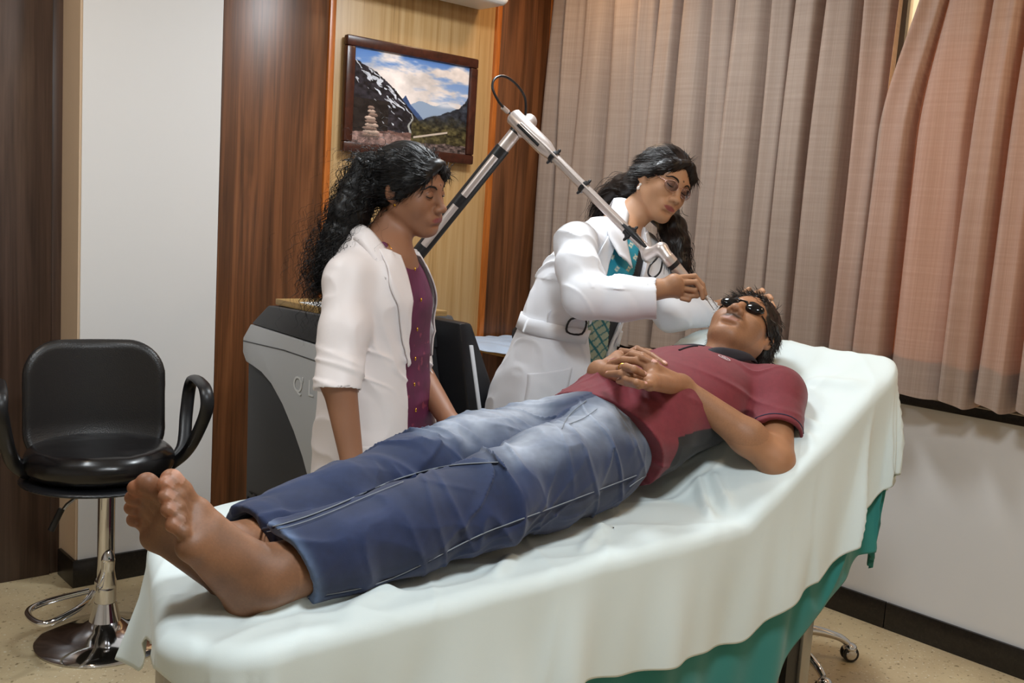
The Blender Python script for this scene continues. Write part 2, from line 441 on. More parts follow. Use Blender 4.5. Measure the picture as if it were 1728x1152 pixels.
struct(box('wall_front', (-2.2, -2.2, 0), (3.65, -2.1, HC), MT['wall']))

# curtains ----------------------------------------------------------
M = Mat('brown_linen_curtain', '9a8378', .85); v = M.coord((1, 1, 1))
st = M.noise(M.coord((3, 3, 90)), 1., 3, .6); sv = M.noise(M.coord((2, 420, 2)), 1., 3, .6); big = M.noise(v, 1.3, 2)
f = M.mix(.6, st, sv)
cc = M.ramp(f, [(.28, 'a08c7e'), (.5, 'b09c8d'), (.72, 'c2ae9e')]); M.color(cc)
M.bump(f, .15, .0015)
tlc = M.node('ShaderNodeBsdfTranslucent', {'Color': C4('a05822')})
mx = M.node('ShaderNodeMixShader', {0: .30, 1: M.b.outputs[0], 2: tlc.outputs[0]}); M.l.new(mx.outputs[0], M.n['Material Output'].inputs[0])
MT['curtain'] = M.m
def curtain(name, y0, y1, zb, label, seed, gather=0, stop=None):
    r = np.random.default_rng(seed); root = thing(name, label, 'curtain', (3.34, (y0+y1)/2, zb), 'window curtains' if 0 else None)
    n = 420; L = abs(y1-y0); t = np.linspace(0, 1, n)
    k = int(L/.128); br = np.cumsum(r.uniform(.65, 1.4, k)); br = np.r_[0, br/br[-1]]
    ph = np.interp(t, br, np.arange(k+1))*2*math.pi
    amp = np.interp(t, np.linspace(0, 1, k+1), r.uniform(.036, .066, k+1))
    nz = 60; zz = np.linspace(0, 1, nz); P = np.zeros((n, nz, 3)); Zt = 2.62
    dr = np.interp(t, np.linspace(0, 1, k+1), r.uniform(-1, 1, k+1)); hb = np.interp(t, np.linspace(0, 1, 2*k+1), r.uniform(-.012, .012, 2*k+1))
    for j, s_ in enumerate(zz):
        z = Zt + (zb-Zt)*s_
        a = amp*(.62+.5*s_)
        x = 3.335 - a*np.sin(ph + .35*dr*s_) - .35*a*np.sin(2*ph+1+dr) + .008*np.sin(6*s_+dr*4)
        y = y0 + (y1-y0)*t + .018*np.cos(ph+dr)*(.6+.5*s_) + (.03*dr*s_)
        if gather: y = y + gather*(1-sstep(.08, .50, s_*np.ones(n)))*(1-t)**6*(y1-y0)*.6
        P[:, j] = np.stack([x, y, z + hb*s_ + .012*np.cos(ph)*s_], 1)
    o = grid_obj('curtain_cloth', P, MT['curtain'], root)
    hh = P[:, -5:].copy(); hh[:, :, 0] += .004; hh = hh[:, :, :]
    Pz = np.zeros((n, 6, 3))
    for j in range(6):
        s_ = 1 - .075*(1-j/5); i0 = min(int(s_*(nz-1)), nz-2); fr = s_*(nz-1)-i0
        Pz[:, j] = P[:, i0]*(1-fr)+P[:, i0+1]*fr
    Pz[:, :, 0] += .005
    grid_obj('hem', Pz, MT['curtain'], root)
    box('curtain_rail', (3.32, min(y0, y1), 2.62), (3.35, max(y0, y1), 2.65), MT['steel'], root)
    return root
curtain('curtain', 3.585, 1.83, .905, 'long brown linen curtain behind the doctor and patient, reaching the corner panel', 3)
curtain('curtain', 1.87, .55, .905, 'backlit orange-brown curtain right of the gap, at the right edge over the sill', 5, gather=.19)

# picture -------------------------------------------------------------
def paint():
    W_, H_ = 300, 230; u, v = np.meshgrid(np.linspace(0, 1, W_), np.linspace(0, 1, H_), indexing='ij')  # v down
    P3 = np.stack([u, v, u*0], -1)
    def fb(f, o=0, n=4, sx=1, sy=1):
        q = P3*np.array([sx, sy, 1]); r = 0; a = 1
        for i in range(n): r = r + a*vnoise(q, f*2**i, o+i*7.3); a *= .55
        return r
    c = lambda h: np.array([int(h[i:i+2], 16)/255 for i in (0, 2, 4)])
    img = c('5c86c8')*(1-v[..., None]*1.2).clip(0, 1) + c('cfd8e6')*(v[..., None]*1.2).clip(0, 1)
    cl = sstep(-.3, .5, fb(3.2, 3, 5, 1, 2.2) + (v-.12)*1.6); img = img*(1-cl[..., None]) + (c('e8ddd8')*(1-.1*fb(8)[..., None]))*cl[..., None]
    def lay(mask, colr):
        nonlocal img; img = np.where(mask[..., None], colr, img)
    r1 = fb(6, 11, 5)*.02
    lay(v > .47 + .02*np.sin(u*30) + r1, c('93a6c0') + 0*img)
    lay(v > .42+np.abs(u-.44)*1.6+r1, c('3d5480')*(1+.15*fb(20)[..., None]))              # central blue peak
    rr = .69 - (u-.58)*.62 + r1*1.4; rr = np.where(u > .92, rr - (u-.92)*1.2, rr); rr = np.maximum(rr, .40 + np.where(u < .92, .0, -1)*.1*(u > .92))
    mt = c('2c3038')*(1+.45*fb(28, 2, 4)[..., None]); lay((v > rr) & (u > .52), mt)
    fog = np.exp(-((v-.46-.1*(.9-u))/.028)**2)*sstep(.68, .78, u)*(1-sstep(.86, .93, u)); img = img + (c('e6e6ec')-img)*(.85*fog)[..., None]
    lft = .12 + u*.78 - .18*sstep(.0, .1, u)*0 + r1*1.8; lft = np.where(u > .36, .40+(u-.36)*1.4, lft)
    lay((v > lft) & (u < .57), c('28252a')*(1+.4*fb(30, 5, 4)[..., None]))
    sh = np.stack([(u*.9-v*.9)*52+vnoise(P3, 14, 2)*1.6, (u+v)*11, 0*u], -1); sn = (vnoise(sh, 1., 5)+.5*vnoise(sh*2.3, 1., 9) > .50+.5*sstep(.10, .34, v-lft)) & (v > lft) & (v < lft+.44) & (u < .5); lay(sn, c('cfd2dc')*(1+.1*fb(40)[..., None]))
    gr = sstep(.60, .80, v + .06*fb(7, 1))*((u > .5)); img = img*(1-gr[..., None]) + (c('453f28')*(1+.5*fb(36, 9, 4)[..., None]))*gr[..., None]
    vall = (np.abs(u-.50-.012*np.sin(v*40)+.10*(v-.62)) < .004+.03*(v-.62)) & (v > .62) & (v < .84); lay(vall, c('a8a8a4')+0*img)
    pth = (np.abs(v-(.865-(u-.52)*.32)) < .010) & (u > .52) & (u < .82); lay(pth, c('c9b8a8')+0*img)
    lay((v > .83-.2*(u-.5).clip(0, 1)+.1*(u > .5)*0+r1) & (u < .5), c('6a4f48')*(1+.3*fb(30, 3, 4)[..., None]))
    rk = (v > .90+r1+.0*u) & (u > .5); lay(rk, c('5a4c48')*(1+.55*fb(44, 6, 3)[..., None]))
    lay((v > .52) & (u < .30) & (v < .88-.15*u) & ~sn, c('241f1d')*(1+.3*fb(24, 6, 3)[..., None]))
    lay((v > .86+.1*np.abs(u-.25)+r1) & (u < .5), c('8a6f68')*(1+.3*fb(40, 3, 3)[..., None]))
    for i in range(9):   # cairn of flat stones
        yy = .90-.036*i; wd = .072-.0055*i; xx = .165+.01*math.sin(i*2.3)
        e = ((u-xx)/wd)**2 + ((v-yy)/.021)**2 < 1+.3*fb(20, i)
        lay(e, (c('9a8578') if i % 2 else c('6d5a50'))*(1.15-.9*((v-yy)/.04)[..., None]))
    img = np.clip(img, 0, 1); return np.where(img <= .04045, img/12.92, ((img+.055)/1.055)**2.4)
img = paint(); nu, nv = img.shape[:2]
tl_ = at(588, 57, y=3.60); tr_ = at(808, 100, y=3.60); bl_ = at(578, 257, y=3.60); br_ = at(799, 276, y=3.60)
pc = (tl_+tr_+bl_+br_)/4; W2 = (tr_[0]-tl_[0]+br_[0]-bl_[0])/4; H2 = (tl_[2]-bl_[2]+tr_[2]-br_[2])/4
pic = thing('framed_picture', 'dark-framed mountain valley photograph with stacked stones, hanging on pale wood panel', 'picture', (pc[0], 3.63, pc[2]-H2))
fw = .042
MT['frame'] = wood('dark_red_frame', [(.3, '2a130c'), (.6, '4a2418'), (.8, '5c3020')], (20, 20, 20), .3)
for n_, lo, hi in (('frame_rail', (-W2, .0, H2-fw), (W2, .032, H2)), ('frame_rail', (-W2, 0, -H2), (W2, .032, -H2+fw)), ('frame_stile', (-W2, 0, -H2+fw), (-W2+fw, .032, H2-fw)), ('frame_stile', (W2-fw, 0, -H2+fw), (W2, .032, H2-fw))):
    box(n_, (pc[0]+lo[0], 3.598+lo[1], pc[2]+lo[2]), (pc[0]+hi[0], 3.598+hi[1], pc[2]+hi[2]), MT['frame'], pic, bevel=.007)
uu, vv = np.meshgrid(np.linspace(-W2+fw*.9, W2-fw*.9, nu), np.linspace(H2-fw*.9, -H2+fw*.9, nv), indexing='ij')
Pp = np.stack([pc[0]+uu, np.full_like(uu, 3.612), pc[2]+vv], -1)
M = Mat('printed_photo', 'ffffff', .25); M.color(M.attr()); grid_obj('print', Pp, M.m, pic, col=img, smooth=False)
box('backing', (pc[0]-W2+.01, 3.614, pc[2]-H2+.01), (pc[0]+W2-.01, 3.636, pc[2]+H2-.01), MT['frame'], pic)

# split air conditioner (only its underside corner shows)
ac = thing('air_conditioner', 'white wall air conditioner at the top edge over the pale panel', 'air conditioner', (2.55, 3.5, 2.36))
zac = at(845, 8, y=3.44)[2]
b = Body(); b.rbox((2.50, 3.53, zac+.15), (.42, .105, .15), .035); b.obj('casing', .006, MT['white_plastic'], ac)
box('air_flap', (2.12, 3.44, zac+.006), (2.88, 3.50, zac+.012), MT['wall'], ac)

# ================================================================== SIDE TABLE
tb = thing('side_table', 'plywood wall table in the corner left of the doctor', 'table', (3.1, 3.3, .82))
box('tabletop', (2.835, 3.0, .825), (3.33, 3.60, .852), MT['ply'], tb, bevel=.002)
prism('bracket', [(3.32, 3.5, .82), (3.10, 3.5, .82), (3.32, 3.5, .62)], (0, .02, 0), MT['wood_light'], tb)
box('leg', (3.27, 3.03, 0), (3.31, 3.07, .825), MT['wood_light'], tb, bevel=.002)
n, mm = 60, 60; a, b_ = np.meshgrid(np.linspace(0, 1, n), np.linspace(0, 1, mm), indexing='ij')
X_ = 2.80+.54*a; Y_ = 2.985+.62*b_; Z_ = .857 + .005*(vnoise(np.stack([X_, Y_, 0*X_], -1), 14)+1) + .004*np.sin(X_*70+Y_*30)
Z_ = np.where(X_ < 2.835, .857+.02*vnoise(np.stack([X_, Y_, 0*X_], -1), 9) , Z_) - .03*sstep(.0, 1, (2.992+.004-Y_)/.012)*0
tag(grid_obj('table_cover', np.stack([X_, Y_, Z_], -1), MT['tablecloth'], thick=.003), 'crinkled pale blue cover spread on the corner table', 'table cover')
bag = thing('pouch', 'black soft pouch on the corner table behind the doctor', 'pouch', (3.03, 3.3, .865))
pb = at(900, 560, y=3.30)
b = Body(disp=lambda P: .003*vnoise(P, 30), damp=.004); b.rbox((pb[0]+.08, 3.30, .905), (.15, .08, .036), .025); b.obj('pouch_body', .006, MT['blackmat'], bag)
tube('zip', catmull([(pb[0]-.06, 3.222, .915), (pb[0]+.06, 3.218, .92), (pb[0]+.2, 3.222, .915)], 6), .003, MT['black'], bag)
dv = thing('handheld_device', 'small white device with blue band beside the black pouch', 'device', (2.98, 3.12, .865))
pd = at(915, 570, y=3.13)
b = Body(); b.rbox((pd[0]+.03, 3.13, .905), (.075, .045, .026), .022); b.obj('case', .004, MT['white_plastic'], dv)
b = Body(); b.rbox((pd[0]+.03, 3.13, .892), (.0765, .0465, .010), .009); b.obj('blue_band', .003, MT['blue_plastic'], dv)
b = Body(); b.rbox((pd[0]+.03, 3.13, .874), (.068, .040, .012), .01); b.obj('base', .004, MT['blackmat'], dv)

# ================================================================== SALON STOOL
sx, sy = 1.118, 3.13
st = thing('salon_stool', 'black leather salon stool with loop armrests and chrome disc base by the pillar', 'stool', (sx, sy, 0))
lathe('base_disc', [(.0, 0), (.205, 0), (.208, .006), (.195, .016), (.13, .034), (.07, .052), (.048, .07), (.04, .10), (.034, .13), (.0, .131)], (sx, sy, 0), MT['chrome'], st, 64)
lathe('column', [(.0, .12), (.026, .12), (.026, .57), (.0, .57)], (sx, sy, 0), MT['chrome'], st, 32)
lathe('column_sleeve', [(.0, .10), (.031, .10), (.033, .115), (.033, .20), (.029, .205), (.0, .205)], (sx, sy, 0), MT['chrome'], st, 32)
b = Body(); b.cap((sx, sy-.005, .19), (sx, sy-.02, .27), .032, .016, .01); b.ell((sx, sy-.02, .28), (.018, .016, .03), .02); b.obj('footrest_clamp', .0035, MT['chrome'], st)
SF = frame((sx-.02, sy, -.028), (-.22, -.975, 0))
tube('footrest', catmull([SF.w(p) for p in [(.02, .02, .20), (.07, .12, .195), (.17, .20, .19), (.21, .10, .19), (.16, 0.03, .19), (.03, .0, .20)]], 10), .0095, MT['chrome'], st, 10)
tube('lever', [SF.w(p) for p in [(.03, .02, .545), (.10, .05, .50), (.13, .055, .46)]], .006, MT['chrome'], st)
tube('lever_grip', [SF.w(p) for p in [(.115, .053, .49), (.145, .058, .425)]], .010, MT['black'], st)
b = Body(); b.ell((0, .0, .565), (.235, .225, .020), F=SF); b.obj('seat_pan', .006, MT['black'], st)
b = Body(disp=lambda P: .0015*vnoise(P, 25), damp=.003)
b.fnp(lambda P: (lambda l: np.sqrt((np.maximum(np.stack([np.sqrt((l[:, 0]/1.02)**2+l[:, 1]**2)-.175, np.abs(l[:, 2]-.625)-.002], 1), 0)**2).sum(1)) - .042)(SF.l(P)), SF.w((0, 0, .62)), .26)
b.ell((0, .01, .655), (.16, .15, .022), .03, F=SF); b.obj('seat_cushion', .005, MT['vinyl'], st)
def bend(l):
    l = l.copy(); l[:, 1] = l[:, 1] - .9*l[:, 0]**2 - .35*np.maximum(-l[:, 2]-.03, 0)**2*6 ; return l
b = Body()
def backfn(P):
    l = SF.l(P) - np.array([0, -.205, .775]); l[:, 1] += -1.15*l[:, 0]**2 - 3.2*np.maximum(-l[:, 2]-.06, 0)**2 + .10*l[:, 2]
    q = np.abs(l[:, [0, 2]]) - np.array([.203-.10, .185-.10]); q[:, 1] = np.where(l[:, 2] < 0, np.abs(l[:, 2])-.185+.10, q[:, 1])
    d2 = np.sqrt((np.maximum(q, 0)**2).sum(1)) + np.minimum(q.max(1), 0) - .10
    w = np.stack([d2, np.abs(l[:, 1]) - .008], 1)
    return np.sqrt((np.maximum(w+.016, 0)**2).sum(1)) - .030 + np.minimum((w+.016).max(1), 0)
b.fnp(backfn, SF.w((0, -.18, .775)), .34)
def pipefn(P): return backfn(P)
b.obj('backrest', .005, MT['leather'], st)
for sg in (-1, 1):
    pts = [SF.w(p) for p in [(sg*.20, .0, .585), (sg*.245, .03, .63), (sg*.265, .10, .70), (sg*.285, .16, .80), (sg*.285, .145, .858), (sg*.285, .06, .872), (sg*.285, -.05, .865), (sg*.283, -.10, .82), (sg*.272, -.085, .74), (sg*.25, -.02, .64), (sg*.20, -.01, .59)]]
    tube('armrest', catmull(pts, 8), .021, MT['black'], st, 12, flat=(1.0, .55), up=SF.R[:, 0])

# ================================================================== STEEL STOOL ON CASTERS behind the bed head
cs = np.array([2.86, 1.82, 0.]); ca = thing('caster_stool', 'chrome five-star caster stool partly hidden behind the head of the bed', 'stool', tuple(cs))
lathe('hub', [(.0, .075), (.035, .075), (.035, .135), (.022, .15), (.0, .15)], cs, MT['chrome'], ca)
lathe('gas_column', [(.0, .14), (.018, .14), (.014, .42), (.0, .42)], cs, MT['chrome'], ca)
b = Body(); b.fnp(lambda P: np.sqrt((np.maximum(np.stack([np.sqrt(((P-cs)[:, :2]**2).sum(1))-.14, np.abs(P[:, 2]-.46)-.01], 1), 0)**2).sum(1))-.03, cs+np.array([0, 0, .46]), .2); b.obj('seat', .007, MT['vinyl'], ca)
wpos = at(1437, 1100, z=.03); a0 = math.atan2(wpos[1]-cs[1], wpos[0]-cs[0])
for k in range(5):
    an = a0 + k*2*math.pi/5; dv_ = np.array([math.cos(an), math.sin(an), 0])
    tube('arm', catmull([cs+dv_*.02+[0, 0, .10], cs+dv_*.14+[0, 0, .105], cs+dv_*.235+[0, 0, .085], cs+dv_*.275+[0, 0, .062]], 8), [.019, .017, .013, .011], MT['chrome'], ca, 12)
    wc = cs+dv_*.285+np.array([0, 0, .028]); pr = np.array([-dv_[1], dv_[0], 0])
    for sgn in (-1, 1):
        wh = lathe('wheel', [(.0, -.008), (.018, -.008), (.026, -.006), (.028, 0), (.026, .006), (.018, .008), (.0, .008)], wc+pr*sgn*.012, MT['black'], ca, 24, axis=pr)
        lathe('wheel_cap', [(.0, -.001), (.019, -.001), (.016, .002), (.0, .003)], wc+pr*sgn*.0205, MT['chrome'], ca, 20, axis=pr*sgn)
    b = Body(); b.ell(wc+np.array([0, 0, .018]), (.024, .024, .018), k=.005); b.obj('caster_hood', .004, MT['chrome'], ca)

# ================================================================== EXAMINATION BED
BX0, BX1, BY0, BY1, BZ = .635, 2.575, 1.345, 1.995, .755
def skew(x, y): return x + .36*np.clip(y-1.44, 0, 1)*(1-sstep(BX0, BX0+.75, x))
def ztop(x):
    x = np.asarray(x, float); t = np.clip((x-1.90)/.70, 0, 1)
    s_ = (t**1.15)*(1-.12*t); return BZ + .36*s_/.88*1.0*sstep(-.02, .10, t)
bed = thing('treatment_bed', 'treatment bed with raised backrest, draped in green and white cloth', 'bed', (1.6, 1.67, 0))
def slab(name, x0, x1, th, mat):
    n = 24; xs = np.linspace(x0, x1, n); bm = bmesh.new()
    rings = []
    for x in xs:
        z = float(ztop(x))-.012; e = min(1., (min(x-x0, x1-x)/.02 if x0 > 1 else 1)+.6); ya, yb = BY0+.02, BY1-.02
        cr = .24
        dx = 0
        if x < BX0+cr: dx = cr - math.sqrt(max(0, cr*cr-(BX0+cr-x)**2))
        if x > BX1-.06: dx = .06 - math.sqrt(max(0, .06**2-(x-BX1+.06)**2))
        rings.append([bm.verts.new(p) for p in ((x, ya+dx, z-th), (x, yb-dx, z-th), (x, yb-dx, z), (x, ya+dx, z))])
    for a, b in zip(rings, rings[1:]):
        for k in range(4): bm.faces.new((a[k], a[(k+1) % 4], b[(k+1) % 4], b[k]))
    bm.faces.new(rings[0][::-1]); bm.faces.new(rings[-1])
    for v_ in bm.verts: v_.co.x = float(skew(v_.co.x, v_.co.y))
    return bm_obj(name, bm, mat, bed, bevel=.0)
slab('mattress', BX0+.03, 1.90, .08, MT['mattress']); slab('backrest', 1.915, BX1-.02, .08, MT['mattress'])
for y in (BY0+.05, BY1-.09): box('side_rail', (.78, y, .60), (2.46, y+.04, .655), MT['steel'], bed, bevel=.003)
for x in (.80, 2.40): box('cross_rail', (x, BY0+.05, .60), (x+.04, BY1-.05, .64), MT['steel'], bed, bevel=.003)
lg = at(1358, 1100, y=1.40)
for x in (.80, lg[0]-.02):
    for y in (BY0+.05, BY1-.09):
        box('leg', (x, y, .0), (x+.045, y+.045, .61), MT['steel'], bed, bevel=.003)
box('stretcher', (lg[0]-.015, BY0+.08, .15), (lg[0]+.015, BY1-.08, .185), MT['steel'], bed, bevel=.003)
prism('support_panel', [(lg[0]-.075, BY0+.06, .05), (lg[0]-.022, BY0+.06, .05), (lg[0]-.022, BY0+.06, .60), (lg[0]-.075, BY0+.06, .60)], (0, .02, 0), MT['black'], bed)

# --- cloths draped over the bed
def drape(name, mat, label, cat, zoff, near, far, foot, head, na=330, nb=230, rc=.20, amp=1., seed=1, out=0., tw=.0):
    """near/far/foot/head: drop lengths as functions; rc: plan corner radius"""
    a = np.linspace(-1, 1, na); b = np.linspace(-1, 1, nb)
    r = np.random.default_rng(seed)
    Lx, Ly = (BX1-BX0)/2, (BY1-BY0)/2; cx_, cy_ = (BX0+BX1)/2, (BY0+BY1)/2
    mx_, my_ = 1.5, 1.5
    A, B_ = np.meshgrid(np.linspace(0, 1, na), np.linspace(0, 1, nb), indexing='ij')
    # cloth coordinates: signed distances along both directions
    xh = head
    xf = np.interp(B_, np.linspace(0, 1, 60), [foot(t) for t in np.linspace(0, 1, 60)]) if callable(foot) else foot
    S_ = -Lx-xf + A*(2*Lx+xf+xh)                                   # along bed, past the ends by the drops
    xcl = np.clip(S_, -Lx, Lx)+cx_
    nd = near(xcl); fd = far(xcl)
    T_ = -Ly-nd + B_*(2*Ly+nd+fd)
    # nearest point in rounded rectangle
    rc_x = np.where(S_ < 0, np.where(T_ > 0, rc, .10), .07)
    ix = Lx-rc_x; iy = Ly-rc_x
    qx = np.clip(S_, -ix, ix); qy = np.clip(T_, -iy, iy)
    vx = S_-qx; vy = T_-qy; L = np.hypot(vx, vy)+1e-9
    e = np.maximum(L-rc_x, 0)                                     # length past the rim
    ux, uy = vx/L, vy/L
    rr = .032; s1 = np.minimum(e, rr*1.57)
    outd = rr*np.sin(s1/rr); dn = rr*(1-np.cos(s1/rr)) + np.maximum(e-rr*1.57, 0)
    px = qx+ux*np.minimum(L, rc_x)+ux*outd; py = qy+uy*np.minimum(L, rc_x)+uy*outd
    # folds hanging down: grow with the drop
    per = np.where(np.abs(vy) > np.abs(vx), S_, T_*1.0)+.3*np.arctan2(vy, vx)
    g_ = sstep(.0, .30, dn)
    q3 = np.stack([per*3.0, dn*.8, 0*per+seed], -1)
    fold = (1.3*(np.clip(1-np.abs(vnoise(np.stack([per*7+dn*1.5, dn*1.1, 0*per+4], -1), 1., seed))*2.6, 0, 1)**1.5-.3) + .55*np.sin(per*19+3*vnoise(q3*.6, 1.7)+seed) + .6*vnoise(q3, 2.2, seed) + .25*np.sin(per*43+dn*4))*amp
    px = px + ux*(g_*(.024*fold+.012)+out+np.where((S_ < 0) & (foot is not None), 1, 0)*.18*np.maximum(dn-.06, 0)*(T_ > -.1)); py = py + uy*(g_*(.024*fold+.012)+out)
    x = px+cx_; y = py+cy_; z = ztop(np.clip(x, BX0, BX1)) - dn + zoff
    z = z + .0035*amp*vnoise(np.stack([x*7+y*2, y*9, 0*x], -1), 1.2, seed)*(1-g_)
    rgd = lambda n_: np.clip(1-np.abs(n_)*3, 0, 1)**1.5
    z = z + amp*(1-g_)*(.0045*rgd(vnoise(np.stack([x*4+y*9, y*5-x*2, 0*x+3], -1), 1., 6)) + .003*rgd(vnoise(np.stack([x*11-y*6, y*4, 0*x+8], -1), 1., 2)))
    x = skew(x, y)
    P = np.stack([x, y, z], -1)
    return P, g_, dn
def lerpx(xs, vs): return lambda x: np.interp(x, xs, vs)
P, g_, dn = drape('green', None, None, None, -.006, lerpx([.6, .70, .8, 1.5, 2.0, 2.12, 2.3, 2.46, 2.6], [.0, .28, .34, .50, .54, .52, .47, .47, .52]), lerpx([.6, 2.6], [.3, .3]), .02, .20, seed=2, amp=.8, rc=.16, out=-.012)
P[..., :2] = P[..., :2]
tag(grid_obj('green_drape', P, MT['green'], thick=.002), 'teal green surgical drape hanging under the white sheet', 'drape')
P, g_, dn = drape('white', None, None, None, .004, lerpx([.60, .68, .88, 1.2, 1.5, 2.0, 2.15, 2.29, 2.47, 2.55, 2.62], [.06, .09, .135, .22, .275, .31, .345, .36, .345, .30, .26]), lerpx([.6, .8, 2.6], [.10, .22, .25]), lerpx([0, .1, .3, .42, .52, .62, .75, 1], [.05, .07, .085, .11, .21, .20, .10, .06]), .25, seed=2, amp=1., rc=.16, out=.012)
# creases running from the hinge and the elbow
x, y = P[..., 0], P[..., 1]
def crease(x0, y0, x1, y1, wdt, h):
    d = np.array([x1-x0, y1-y0]); Ld = np.hypot(*d); d /= Ld; t = ((x-x0)*d[0]+(y-y0)*d[1])/Ld; s_ = (x-x0)*-d[1]+(y-y0)*d[0]
    return 2.0*h*np.exp(-(s_/wdt)**2)*sstep(-.1, .15, t)*(1-sstep(.7, 1.1, t))
for a in [(2.03, 1.50, 1.93, 1.36, .014, .007), (2.20, 1.43, 2.14, 1.33, .011, .003), (2.24, 1.42, 2.21, 1.33, .012, .006), (2.0, 1.52, 1.86, 1.36, .012, .008), (2.3, 1.5, 2.26, 1.35, .014, .008),
          (1.6, 1.46, 1.42, 1.35, .014, .006), (1.3, 1.42, 1.18, 1.34, .014, .006), (1.0, 1.40, .86, 1.34, .02, .007), (.95, 1.42, .72, 1.40, .012, .008), (2.42, 1.5, 2.45, 1.34, .02, .007)]:
    P[..., 2] += crease(*a)
# loose flap of the sheet hanging off the far foot corner
tag(grid_obj('white_sheet', P, MT['sheet'], thick=.0015), 'pale white cotton sheet spread over the treatment bed', 'sheet')
# ================================================================== PEOPLE: shared builders
def skinmat(name, rough=.48, sub=.12):
    M = Mat(name, 'a07050', max(rough, .54)); M.color(M.attr()); M.b.inputs['Subsurface Weight'].default_value = sub
    M.b.inputs['Subsurface Radius'].default_value = (.012, .005, .003); M.b.inputs['Subsurface Scale'].default_value = .6
    v = M.coord(); M.bump(M.noise(v, 420, 3), .12, .0012); return M.m
MT['skin'] = skinmat('skin')
def hairmat(name, base, rough=.46):
    M = Mat(name, base, rough); M.b.inputs['Specular IOR Level'].default_value = .35
    return M.m
MT['hair_black'] = hairmat('black_hair', '0e0b0b'); MT['hair_brown'] = hairmat('dark_brown_hair', '1a110d', .42); MT['hair_man'] = hairmat('greying_black_hair', '231c19', .42)
MT['hair_grey'] = hairmat('grey_hair', '6e655c', .5)
def head(b, F, lids=True, nose=1., jaw=1.):
    b.ell((0, -.016, .034), (.074, .094, .080), .02, F=F)
    b.ell((0, .022, -.018), (.061, .063, .088), .03, F=F)
    b.ell((0, .036, -.070), (.044*jaw, .044, .040), .025, F=F)
    b.ell((0, .068, -.098), (.019*jaw, .017, .015), .022, F=F)
    for s in (-1, 1):
        b.cap((s*.052*jaw, .0, -.048), (s*.020, .060, -.098), .019, .015, .03, F=F)
        b.ell((s*.040, .050, -.030), (.026, .026, .026), .03, F=F)       # cheek
        b.cap((s*.010, .0835, .020), (s*.044, .068, .022), .0085, .008, .018, F=F)  # brow ridge
    for s in (-1, 1): b.ell((s*.031, .094, .000), (.017, .014, .0125), .016, 's', F=F)
    b.cap((0, .083, .008), (0, .103, -.034), .0075*nose, .0095*nose, .014, F=F)
    b.ell((0, .106, -.037), (.0115*nose, .0105, .0095), .008, F=F)
    for s in (-1, 1): b.ell((s*.0125*nose, .096, -.040), (.0085, .011, .0085), .006, F=F)
    for s in (-1, 1): b.ell((s*.0065*nose, .103, -.0475), (.0036, .0055, .0035), .002, 's', F=F)
    b.cap((-.020, .0800, -.066), (.020, .0800, -.066), .0125, k=.02, F=F); b.cap((0, .088, -.052), (0, .087, -.060), .006, k=.01, F=F)
    for s in (-1, 1):
        b.ell((s*.031, .0735, -.001), (.0150, .0135, .0125), .004, F=F)      # eyeball under lids
    b.cap((-.003, .0902, -.0632), (-.025, .0815, -.0675), .0046, .0022, .007, F=F); b.cap((.003, .0902, -.0632), (.025, .0815, -.0675), .0046, .0022, .007, F=F)
    b.cap((-.015, .0868, -.0728), (.015, .0868, -.0728), .0055, k=.008, F=F)
    b.cap((-.026, .0915, -.0682), (.026, .0915, -.0682), .0010, k=.002, op='s', F=F)
    b.ell((0, .089, -.083), (.018, .006, .0045), .008, 's', F=F)
    for s in (-1, 1):   # ears
        Re = np.array([[math.cos(s*.35), -math.sin(s*.35), 0], [math.sin(s*.35), math.cos(s*.35), 0], [0, 0, 1]])
        b.ell((s*.076, -.010, -.002), (.0065, .018, .030), .006, F=F, R=Re)
        b.ell((s*.081, -.006, .002), (.0055, .0105, .019), .004, 's', F=F, R=Re)
        b.ell((s*.074, -.002, -.012), (.007, .009, .010), .004, F=F); b.ell((s*.0735, .0, -.028), (.0065, .008, .008), .006, F=F)
